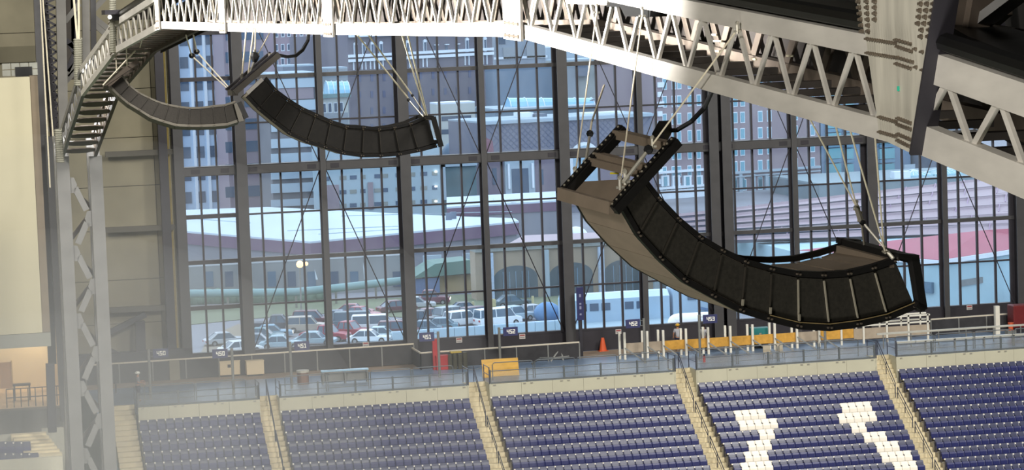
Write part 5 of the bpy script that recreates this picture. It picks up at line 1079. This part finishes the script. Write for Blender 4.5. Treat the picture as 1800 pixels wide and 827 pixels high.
def strips(name, label, x0, y0, x1, y1, xa, ya, xb, yb, n, z0, dz, m=PINK):
    r = thing(name, atz(xa, ya, z0), label, 'roof')
    for i in range(n):
        t0, t1 = i/n, (i+1)/n; z = z0+dz*i
        P_ = [atz(lerp(xa, x0, t0), lerp(ya, y0, t0), z), atz(lerp(xb, x1, t0), lerp(yb, y1, t0), z), atz(lerp(xb, x1, t1-.2/n), lerp(yb, y1, t1-.2/n), z+.8), atz(lerp(xa, x0, t1-.2/n), lerp(ya, y0, t1-.2/n), z+.8)]
        nrm = (P_[1]-P_[0]).cross(P_[3]-P_[0]).normalized(); nrm = nrm if nrm.z > 0 else -nrm
        MB().prism([p-nrm*.3 for p in P_], nrm*.3).build('roof_strip', m, r)
        L = (P_[1]-P_[0]).length; ns = int(L/3)
        MB().prism([P_[3]+Vector((0, .1, -.6)), P_[2]+Vector((0, .1, -.6)), P_[2]+Vector((0, 3, -.6)), P_[3]+Vector((0, 3, -.6))], (0, 0, .3)).build('gutter', SEAMB, r)
        for k in range(0, ns, 2): a_, b_ = lerp(P_[0], P_[1], (k+.5)/ns), lerp(P_[3], P_[2], (k+.5)/ns); MB().bar(a_+nrm*.05, b_+nrm*.05, .12, .1, nrm).build('standing_seam', mat('mauve_seam', (.60, .52, .62), .5), r)
    return r
strips('train_shed_roof', 'ridged mauve metal train shed roofs in long strips at right', 1180, 376, 1850, 296, 1180, 428, 1850, 402, 6, -6.0, .12)
rr = MB().prism([atz(870, 446, -8.7), atz(1170, 432, -8.7), atz(1170, 408, -7.8), atz(920, 418, -7.8)], (0, 0, .3)).build('mauve_canopy', PINK, label='pale mauve sloped canopy roof above the stone viaduct', cat='roof')
p = aty(1012, 408, 385); MB().sphere(p-Vector((0, 0, 1.2)), 2.0, n=12, k=8).build('white_tank', WHT, smooth=True, label='round white tank behind the fly frame of the largest loudspeaker', cat='tank')
p = aty(993, 408, 352)
REDR = mat('red_metal_roof', (.60, .30, .38), .6, 0, .05, .2); PBW = mat('pale_blue_siding', (.60, .74, .80), .7, 0, .04, .3)
zb_ = -6.0
P_ = [atz(1404, 440, zb_), atz(1651, 457, zb_), atz(1765, 440, zb_), atz(1850, 424, zb_), atz(1850, 398, zb_+1.5), atz(1728, 405, zb_+1.5), atz(1560, 424, zb_+.8)]
r = thing('red_roofed_building', (P_[1].x, P_[1].y, GZ), 'pale blue building with broad red metal roof at right behind the near loudspeaker tail', 'building')
MB().prism([p-Vector((0, 0, .3)) for p in P_], (0, 0, .3)).build('roof', REDR, r); lo = [Vector((p.x, p.y+.3, GZ-8)) for p in P_[:4]]+[Vector((P_[3].x, P_[3].y+30, GZ-8)), Vector((P_[0].x, P_[0].y+30, GZ-8))]
MB().prism(lo, (0, 0, zb_-.35-GZ+8)).build('walls', PBW, r)
for i in range(3): MB().bar(P_[i]-Vector((0, .1, .3)), P_[i+1]-Vector((0, .1, .3)), .25, .5).build('eave', WHT, r)
d1 = (P_[2]-P_[1]).normalized(); n1 = Vector((-d1.y, d1.x, 0)); 
def onwall(x, y): return pln(x, y, P_[1]+Vector((0, .3, 0)), n1)
for x0, y0, x1, y1 in ((1688, 487, 1726, 504),):
    a_, b_ = onwall(x0, y1), onwall(x1, y0); MB().bar((a_.x, a_.y, (a_.z+b_.z)/2), (b_.x, b_.y, (a_.z+b_.z)/2), .3, abs(b_.z-a_.z)).build('vent_grille', mat('vent_grey', (.44, .48, .50), .7, 0, .1, 3), r)
d0 = (P_[1]-P_[0]).normalized(); n0 = Vector((-d0.y, d0.x, 0)); a_, b_ = pln(1618, 514, P_[1], n0), pln(1640, 497, P_[1], n0); MB().bar((a_.x, a_.y, (a_.z+b_.z)/2), (b_.x, b_.y, (a_.z+b_.z)/2), .5, abs(b_.z-a_.z)).build('vent_grille', mat('vent_blue', (.30, .44, .54), .7), r)
p = aty(1790, 515, 285); MB().box(p.x-.1, 284, p.z-1, p.x+3, 285, p.z+.3).build('blue_notice', mat('navy_blue', (.12, .18, .5), .5), label='small navy blue board by the far right window column', cat='board')
# stone viaduct with arches
VIA = mat('tan_viaduct_stone', (.60, .56, .50), .9, 0, .1, .25)
a_, b_ = atz(838, 530, GZ), atz(1250, 505, GZ); d = (b_-a_); L = d.length; d.normalize(); n = Vector((-d.y, d.x, 0)); zt = -7.0
r = thing('stone_viaduct', (a_+b_)/2, 'tan stone viaduct with wide dark arches and pale piers behind the parked cars', 'viaduct')
MB().prism([a_, b_, b_+n*14, a_+n*3], (0, 0, zt-GZ)).build('wall', VIA, r); MB().prism([p+Vector((0, 0, zt))-Vector((0, 0, p.z)) for p in (a_-n*.3, b_-n*.3, b_+n*3, a_+n*3)], (0, 0, .4)).build('coping', mat('coping_grey', (.55, .58, .58), .8), r)
u = 2.0
for k in range(5):
    c = a_+d*(u+3.0); m_ = MB(); R_ = 2.75; pts = [c-n*.06+d*(R_*math.cos(math.pi*t/14))+Vector((0, 0, 2.6+1.5*math.sin(math.pi*t/14))) for t in range(15)]+[c-n*.06-d*R_, c-n*.06+d*R_]
    g = m_.prism(pts, n*.1).build('arch_opening', mat('dark_arch', (.30, .36, .40), .5, 0, .15, .5), r)
    for t in range(5): q = c-n*.1+d*(-1.6+t*.8); MB().box(q.x-.04, q.y-.04, GZ, q.x+.04, q.y+.04, GZ+3.4).build('glazing_bar', mat('blue_bar', (.42, .54, .64), .6), g)
    q = a_+d*(u-.2)-n*.3; MB().obox(q+Vector((0, 0, 2.9)), d*.35, n*.3, Vector((0, 0, 2.95))).build('pier', PALE if k % 2 else mat('blue_white_pier', (.66, .74, .84), .8), r)
    u += 7.0
# teal canopy tube, green mound, tan hut, flags
TCAN = mat('teal_canopy', (.46, .60, .62), .6, 0, .08, .3)
pts = [atz(x, y, -11) for x, y in ((300, 517), (400, 516), (520, 514), (590, 507), (660, 499), (722, 492))]
r = thing('teal_canopy', pts[3]+Vector((0, 0, GZ+11)), 'long curving teal canopy along the far edge of the parking lot', 'canopy'); MB().path(pts, .5, 8).build('roof', TCAN, r, smooth=True)
for p in pts[1:]: MB().box(p.x-.12, p.y-.12, GZ, p.x+.12, p.y+.12, -11.1).build('post', POSTM, r)
p = aty(795, 485, 348); r = thing('green_canopy', (p.x, p.y, GZ), 'dull green hipped canopy left of the stone viaduct', 'canopy'); m_ = MB(); q0, q1 = aty(725, 490, 341.5), aty(862, 478, 341.5)
m_.prism([q0, q1, lerp(q0, q1, .75)+Vector((0, 0, 1.7)), lerp(q0, q1, .3)+Vector((0, 0, 1.6))], (0, 6, 0)).build('roof', mat('dull_green_roof', (.38, .50, .48), .7, 0, .1, .2), r); MB().box(q0.x+1.5, 342.5, GZ, q1.x-2, 347, min(q0.z, q1.z)).build('hut_wall', mat('tan_hut', (.64, .58, .44), .8, 0, .05), r); MB().box(q0.x, 341.8, GZ, lerp(q0, q1, .35).x, 342.1, q0.z-.1).build('blue_panel', mat('blue_panel', (.34, .44, .60), .6), r)
f = Facade('low_shopfront', 330, 722, 470, 350, 350, 2.5, mat('shop_wall', (.50, .53, .55), .85, 0, .15, .15), 'low dim shopfront wall behind the teal canopy', yref=490)
for i, x in enumerate((360, 395, 470, 505, 540, 580, 615, 690, 715)): f.rect('shop_window', x, 478, x+15, 505, DKW if i % 2 else GLZ, .1)
GRH = mat('hedge_green', (.36, .46, .40), .95, 0, .3, 1)
for i, (x0, x1) in enumerate(((335, 440), (450, 560))):
    p, q = atz(x0, 536, GZ), atz(x1, 531, GZ); m_ = MB(); n_ = 14
    for k in range(n_): c = lerp(p, q, k/(n_-1)); m_.sphere(c+Vector((0, random.uniform(-.3, .3), .7)), random.uniform(.9, 1.3), n=7, k=5)
    m_.build('hedge', GRH, smooth=True, label='dull green clipped hedge at the lot edge, %s lamp post' % ('far left of the glowing' if i == 0 else 'just left of the glowing'), cat='hedge', group='hedges along the lot')
for x, y0, y1, lb_ in ((553, 474, 492, 'white feather flag right of the glowing lamp'), (638, 462, 492, 'tall white feather flag beyond the slim column')):
    a_, b_ = aty(x, y0, 341), aty(x+6, y1, 341); MB().prism([a_, Vector((b_.x, 341, b_.z)), Vector((a_.x+.1, 341, b_.z))], (0, .06, 0)).build('feather_flag', WHT, label=lb_, cat='flag')
# street lamp, lit
p = atz(530, 566, GZ); r = thing('street_lamp', p, 'street lamp with glowing amber head in the parking lot', 'lamp'); t = aty(527, 465, p.y)
MB().tube(p, t, .1, 6).build('pole', POSTM, r); m_ = MB(); m_.sphere(t, .42, n=10, k=6); m_.build('lamp_head', mat('amber_glow', (1, .85, .5), .5, 0, 0, emit=(1, .56, .18), estr=4), r); m_ = MB(); m_.sphere(t+Vector((.75, 0, .02)), .24, n=8, k=5); m_.build('lamp_head', mat('amber_glow', (0, 0, 0)), r); MB().tube(t, t+Vector((.75, 0, 0)), .05, 5).build('arm', POSTM, r)
# blue rail cars, white tanker, barrier walls
RCB = mat('rail_car_blue', (.62, .73, .82), .5, .1, .06, .3); RCR = mat('rail_car_roof', (.72, .82, .90), .5, 0, .05, .3)
a_, b_ = atz(992, 571, GZ), atz(1178, 560, GZ); d = b_-a_; L = d.length; d.normalize(); n = Vector((-d.y, d.x, 0))
r = thing('passenger_rail_car', (a_+b_)/2, 'long pale blue passenger rail car with dark windows behind the banner post', 'train')
MB().prism([a_, b_, b_+n*3, a_+n*3], (0, 0, 2.6)).build('body', RCB, r); MB().prism([a_+Vector((0, 0, 2.6)), a_+n*.9+Vector((0, 0, 3.2)), a_+n*2.1+Vector((0, 0, 3.2)), a_+n*3+Vector((0, 0, 2.6))], d*L).build('roof', RCR, r)
for k in range(8): q = a_+d*(.8+k*1.35)-n*.02; MB().obox(q+Vector((0, 0, 1.75)), d*.5, n*.04, Vector((0, 0, .42))).build('window', DKW, r) if k not in (4, 7) else None
q = b_+d*.4; r = thing('rail_engine', q, 'pale blue streamlined rail engine with sloping nose right of the rail car', 'train')
MB().prism([q, q+d*6, q+d*6+Vector((0, 0, 1.4)), q+d*4+Vector((0, 0, 2.6)), q+d*1.0+Vector((0, 0, 3.5)), q+Vector((0, 0, 3.3))], n*3).build('body', RCB, r); MB().obox(q+d*2.2-n*.05+Vector((0, 0, 2.3)), d*.5, n*.05, Vector((0, 0, .35))).build('window', DKW, r); MB().bar(q+d*3-n*.1+Vector((0, 0, 1)), q+d*5.6-n*.1+Vector((0, 0, .3)), .1, .3).build('stripe', mat('mid_blue', (.36, .5, .66), .6), r)
p = aty(1215, 572, 240); r = thing('white_tank_trailer', Vector((p.x, 240, p.z-2)), 'bright white rounded trailer just outside the glass behind the 453 sign', 'trailer'); q0, q1 = aty(1188, 570, 240), aty(1262, 566, 240)
m_ = MB(); m_.path([q0+Vector((0, 0, -.1)), q0+Vector((.25, 0, 0)), q1], .95, 12); m_.build('tank', mat('bright_white', (.95, .97, 1), .4, 0, 0), r, smooth=True); m_ = MB(); m_.sphere(q0+Vector((.15, 0, 0)), .93, n=12, k=8); m_.build('round_end', mat('bright_white', (0, 0, 0)), r, smooth=True)
MB().box(q0.x, 239.5, GZ, q1.x, 240.5, q0.z-.85).build('chassis', DKSTEEL, r)
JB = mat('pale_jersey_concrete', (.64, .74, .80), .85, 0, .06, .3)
a_, b_ = atz(690, 603, GZ), atz(1010, 580, GZ); r = thing('jersey_wall', (a_+b_)/2, 'long pale blue-grey concrete barrier in front of the parked cars', 'barrier'); nn = 9
for k in range(nn):
    p0, p1_ = lerp(a_, b_, (k+.01)/nn), lerp(a_, b_, (k+.99)/nn); MB().bar(p0+Vector((0, 0, .55)), p1_+Vector((0, 0, .55)), .5, 1.1).build('wall_segment', JB, r); MB().bar(p0+Vector((0, 0, 1.15)), p1_+Vector((0, 0, 1.15)), .35, .12).build('cap', RCR, r)
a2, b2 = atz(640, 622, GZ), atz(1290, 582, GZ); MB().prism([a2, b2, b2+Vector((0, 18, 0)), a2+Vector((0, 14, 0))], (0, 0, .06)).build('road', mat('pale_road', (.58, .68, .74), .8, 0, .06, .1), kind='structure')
p = atz(962, 563, GZ); r = thing('blue_tarp_mound', p, 'blue tarpaulin mound left of the pale rail car', 'mound'); MB().sphere(p+Vector((0, 0, .8)), 1.45, n=12, k=7, sc=(1.1, .8, .9)).build('tarp', mat('tarp_blue', (.36, .54, .72), .6, 0, .1, 1), r, smooth=True)
# ---- parked cars
TYRE = mat('tyre', (.10, .10, .11), .8, 0, 0); CGL = mat('car_glass', (.30, .40, .48), .15, 0, 0); HUB = mat('hub', (.6, .62, .64), .4, .4, 0)
def car(kind, col, label, px, py, ang, sc_=1.0, lights=None):
    pos = px; r = thing({'sedan': 'sedan_car', 'suv': 'suv_car', 'van': 'van', 'pickup': 'pickup_truck'}[kind], (0, 0, 0), label, 'car', 'parked cars')
    mcol = mat('paint_%.2f_%.2f_%.2f' % col, col, .3, .1, 0)
    L, W_, H = {'sedan': (4.7, 1.8, 1.42), 'suv': (4.7, 1.9, 1.75), 'van': (5.3, 2.0, 2.0), 'pickup': (5.5, 1.95, 1.75)}[kind]
    hb = {'sedan': .82, 'suv': 1.0, 'van': 1.1, 'pickup': 1.02}[kind]
    prof = [(-L/2, .3), (L/2, .3), (L/2, hb*.72), (L/2-.15, hb*.88), (L/2-.9, hb*.98), (-L/2+.2, hb), (-L/2, hb*.85)]
    y = W_/2; m = MB(); m.prism([(a, -y, b) for a, b in prof], (0, W_, 0)); m.build('body', mcol, r, bev=.05)
    cab = {'sedan': [(L/2-1.35, hb*.97), (L/2-2.05, H), (-L/2+1.35, H), (-L/2+.55, hb)], 'suv': [(L/2-1.2, hb*.97), (L/2-1.85, H), (-L/2+.35, H), (-L/2+.1, hb)], 'van': [(L/2-.8, hb*.97), (L/2-1.4, H), (-L/2+.15, H), (-L/2+.05, hb)], 'pickup': [(L/2-1.4, hb*.97), (L/2-2.0, H), (L/2-3.2, H), (L/2-3.4, hb)]}[kind]
    yi = y*.86; m = MB(); vs = [(a, s*(y*.95 if b < H-.1 else yi*.9), b) for s in (-1, 1) for a, b in cab]; m.add(vs, [(0, 1, 2, 3), (7, 6, 5, 4), (0, 4, 5, 1), (1, 5, 6, 2), (2, 6, 7, 3), (3, 7, 4, 0)]); m.build('windows', CGL, r)
    m = MB(); m.add([(cab[1][0]+.05, -yi*.92, H-.02), (cab[1][0]+.05, yi*.92, H-.02), (cab[2][0]-.05, yi*.92, H-.02), (cab[2][0]-.05, -yi*.92, H-.02), (cab[1][0]-.05, -yi*.85, H+.05), (cab[1][0]-.05, yi*.85, H+.05), (cab[2][0]+.05, yi*.85, H+.05), (cab[2][0]+.05, -yi*.85, H+.05)], [(0, 1, 2, 3), (7, 6, 5, 4), (0, 4, 5, 1), (1, 5, 6, 2), (2, 6, 7, 3), (3, 7, 4, 0)])
    for s in (-1, 1):
        for a, b in zip(cab[::1], cab[1:]): pass
        m.bar((cab[1][0], s*yi*.93, H), (cab[0][0], s*y*.95, cab[0][1]), .08, .08); m.bar((cab[2][0], s*yi*.93, H), (cab[3][0], s*y*.95, cab[3][1]), .12, .1); mx = (cab[1][0]+cab[2][0])/2; m.bar((mx, s*yi*.96, H), (mx, s*y*.97, hb), .08, .1)
    m.build('roof', mcol, r)
    for sx in (L/2-.85, -L/2+.9):
        for s in (-1, 1): w_ = MB().tube((sx, s*(y-.1), .33), (sx, s*(y+.03), .33), .34, 10).build('wheel', TYRE, r); MB().tube((sx, s*(y+.02), .33), (sx, s*(y+.05), .33), .18, 8).build('hub_cap', HUB, w_)
    lm = mat('headlight_on', (1, .9, .7), .4, 0, 0, emit=(1, .85, .6), estr=6) if lights else HUB
    for s in (-.65, .65): MB().box(L/2-.04, s-.18, hb*.58, L/2+.03, s+.18, hb*.75).build('headlight', lm, r); MB().box(-L/2-.03, s-.16, hb*.6, -L/2+.03, s+.16, hb*.8).build('tail_light', RED, r)
    r.location = pos; r.rotation_euler = (0, 0, math.radians(ang)); r.scale = (sc_,)*3
SV = (.70, .74, .78); BLU = (.50, .66, .76); DK = (.22, .26, .32); WH_ = (.88, .92, .95); MR = (.36, .20, .26); RD = (.62, .22, .30); TN_ = (.68, .66, .62); GY = (.50, .56, .62)
CARS = [('sedan', SV, 'lone silver saloon car at the far left of the lot', 399, 606, 8), ('sedan', WH_, 'white car nose at the bottom edge of the first bay', 424, 622, 15),
 ('sedan', BLU, 'light blue saloon with roof lamp glint, front left of the lot', 478, 594, -8, 1, 1), ('sedan', (.40, .55, .60), 'teal-grey saloon beside the light blue one', 462, 601, -20), ('pickup', DK, 'dark pickup behind the light blue saloon', 492, 583, -14), ('suv', TN_, 'tan estate car, biggest in the middle rows', 534, 583, -12), ('suv', MR, 'maroon car behind the tan estate', 551, 572, -15),
 ('sedan', (.58, .70, .76), 'pale blue saloon in the front row near the 451 sign', 555, 606, -22), ('sedan', GY, 'grey saloon half hidden below the wide steel column', 462, 612, -15), ('sedan', (.62, .74, .8), 'pale saloon at the very front beside the lamp pole', 487, 613, -12), ('pickup', RD, 'red pickup with white grille behind the slim column', 581, 603, -30), ('pickup', (.60, .20, .28), 'second red pickup right of the first', 613, 594, -35),
 ('sedan', (.32, .40, .50), 'dark blue saloon in the back row by the slim column', 596, 569, -18), ('van', (.34, .44, .50), 'dark teal van in the middle of the lot', 628, 579, -15), ('sedan', WH_, 'white saloon in the front row before the teal van', 642, 602, -20), ('van', WH_, 'white boxy van left of the wide centre column', 664, 586, -12), ('sedan', (.70, .80, .84), 'pale silver saloon in front of the white boxy van', 668, 597, -15), ('suv', MR, 'dark maroon car beside the wide centre column', 703, 591, -15),
 ('sedan', (.56, .34, .38), 'rusty red car in the far row, middle bay', 622, 556, -20), ('sedan', (.60, .30, .36), 'faded red car at the end of the far row', 634, 561, -35), ('pickup', (.40, .22, .3), 'maroon pickup near the grass verge with pale bonnet', 752, 536, -15, 1, 1), ('sedan', SV, 'small silver car beyond the wide column', 731, 545, -10),
 ('sedan', (.46, .34, .38), 'wine-red saloon in the second row right of the wide column', 764, 565, 10), ('pickup', DK, 'black pickup with brake lights right of the wide column', 744, 573, 165, 1, 1), ('suv', (.55, .62, .66), 'silver-grey hatchback beside the wine-red saloon', 792, 567, 25), ('sedan', (.42, .55, .62), 'slate-blue saloon in the front row behind the barrier', 770, 582, 165), ('suv', WH_, 'white car with wheel showing, left of the slim column', 815, 575, 20), ('suv', (.36, .30, .36), 'plum car with a lit lamp beside the white car', 841, 566, 20, 1, 1), ('sedan', DK, 'dark saloon in the back row before the grass', 820, 553, 0), ('sedan', (.38, .48, .55), 'grey-blue saloon under the 451 sign', 737, 588, 165, 1, 1),
 ('van', WH_, 'white van with dark windows right of the slim column', 874, 572, 15), ('suv', (.66, .76, .82), 'pale blue hatchback beside the white van', 906, 565, 18), ('sedan', SV, 'silver saloon furthest right in the lot', 938, 559, 12), ('sedan', (.34, .42, .46), 'dark green-grey car parked by the viaduct arch', 900, 540, 5), ('sedan', MR, 'dark red car hidden behind the white hatch by the wide column', 700, 548, 10)]
DIM = {'sedan': (2.42, 1.0), 'suv': (2.42, 1.05), 'van': (2.72, 1.08), 'pickup': (2.82, 1.06)}
def box2(c):
    p = c[-1]; a = math.radians(c[5]); ex = Vector((math.cos(a), math.sin(a), 0)); ey = Vector((-math.sin(a), math.cos(a), 0)); L, W_ = DIM[c[0]]; return p, ex, ey, L+.1, W_+.1
def hit(c, d):
    p, ex, ey, L, W_ = box2(c); q, fx, fy, M, N = box2(d); t = q-p
    return all(abs(t.dot(u)) < L*abs(ex.dot(u))+W_*abs(ey.dot(u))+M*abs(fx.dot(u))+N*abs(fy.dot(u)) for u in (ex, ey, fx, fy))
cs_ = [list(c)+[None]*(8-len(c))+[atz(c[3], c[4], GZ)] for c in CARS]
for it in range(400):
    mv = False
    for i in range(len(cs_)):
        for j in range(i):
            if hit(cs_[i], cs_[j]):
                mv = True; far_, near_ = (cs_[i], cs_[j]) if cs_[i][-1].y > cs_[j][-1].y else (cs_[j], cs_[i]); sg = 1 if far_[-1].x > near_[-1].x else -1
                far_[-1] = far_[-1]+Vector((.03*sg, .12, 0)); near_[-1] = near_[-1]-Vector((.03*sg, .08, 0))
    if not mv: break
for c in cs_: car(c[0], c[1], c[2], c[-1], 0, c[5], c[6] or 1.0, c[7])
for i, (x, yb, yt) in enumerate([(868, 545, 527), (832, 550, 535), (870, 546, 530), (937, 540, 520)]):
    p = atz(x, yb, GZ); MB().tube(p, p+Vector((0, 0, 1.3)), .16, 6).build('yellow_bollard', mat('pale_yellow_post', (.72, .70, .55), .7), label='pale yellow post on the viaduct grass, %s' % ('left of the arch beneath the slim column', 'leftmost of the four', 'right beside the post left of the arch', 'rightmost of the four')[i], cat='post', group='posts on the grass')
# ================================================================ haze drifting at the lower left between the camera and the stands
def haze(c, sz, dens, lab):
    m = bpy.data.materials.new('haze'); m.use_nodes = True; nt = m.node_tree; nt.nodes.clear(); o_ = nt.nodes.new('ShaderNodeOutputMaterial'); v = nt.nodes.new('ShaderNodeVolumeScatter'); v.inputs['Color'].default_value = (.93, .95, 1, 1); v.inputs['Density'].default_value = dens; v.inputs['Anisotropy'].default_value = .3; nt.links.new(v.outputs[0], o_.inputs['Volume'])
    mb = MB(); mb.sphere((0, 0, 0), 1, n=24, k=12); ob = mb.build('haze', m, smooth=True, loc=(0, 0, 0), label=lab, cat='haze', kind='stuff'); ob.location = c; ob.scale = sz
    ob.rotation_euler = (0, 0, 0)
hc = atd(70, 800, 95)
for i, (s_, dn) in enumerate(((1.0, .0055), (.70, .0075), (.44, .009))): haze(hc+Vector((0, 0, -2*s_)), (17*s_, 26*s_, 13*s_), dn, ['widest thin white haze over the lower left stands', 'denser inner white haze over the lower left stands', 'densest white haze core at the lower left'][i])
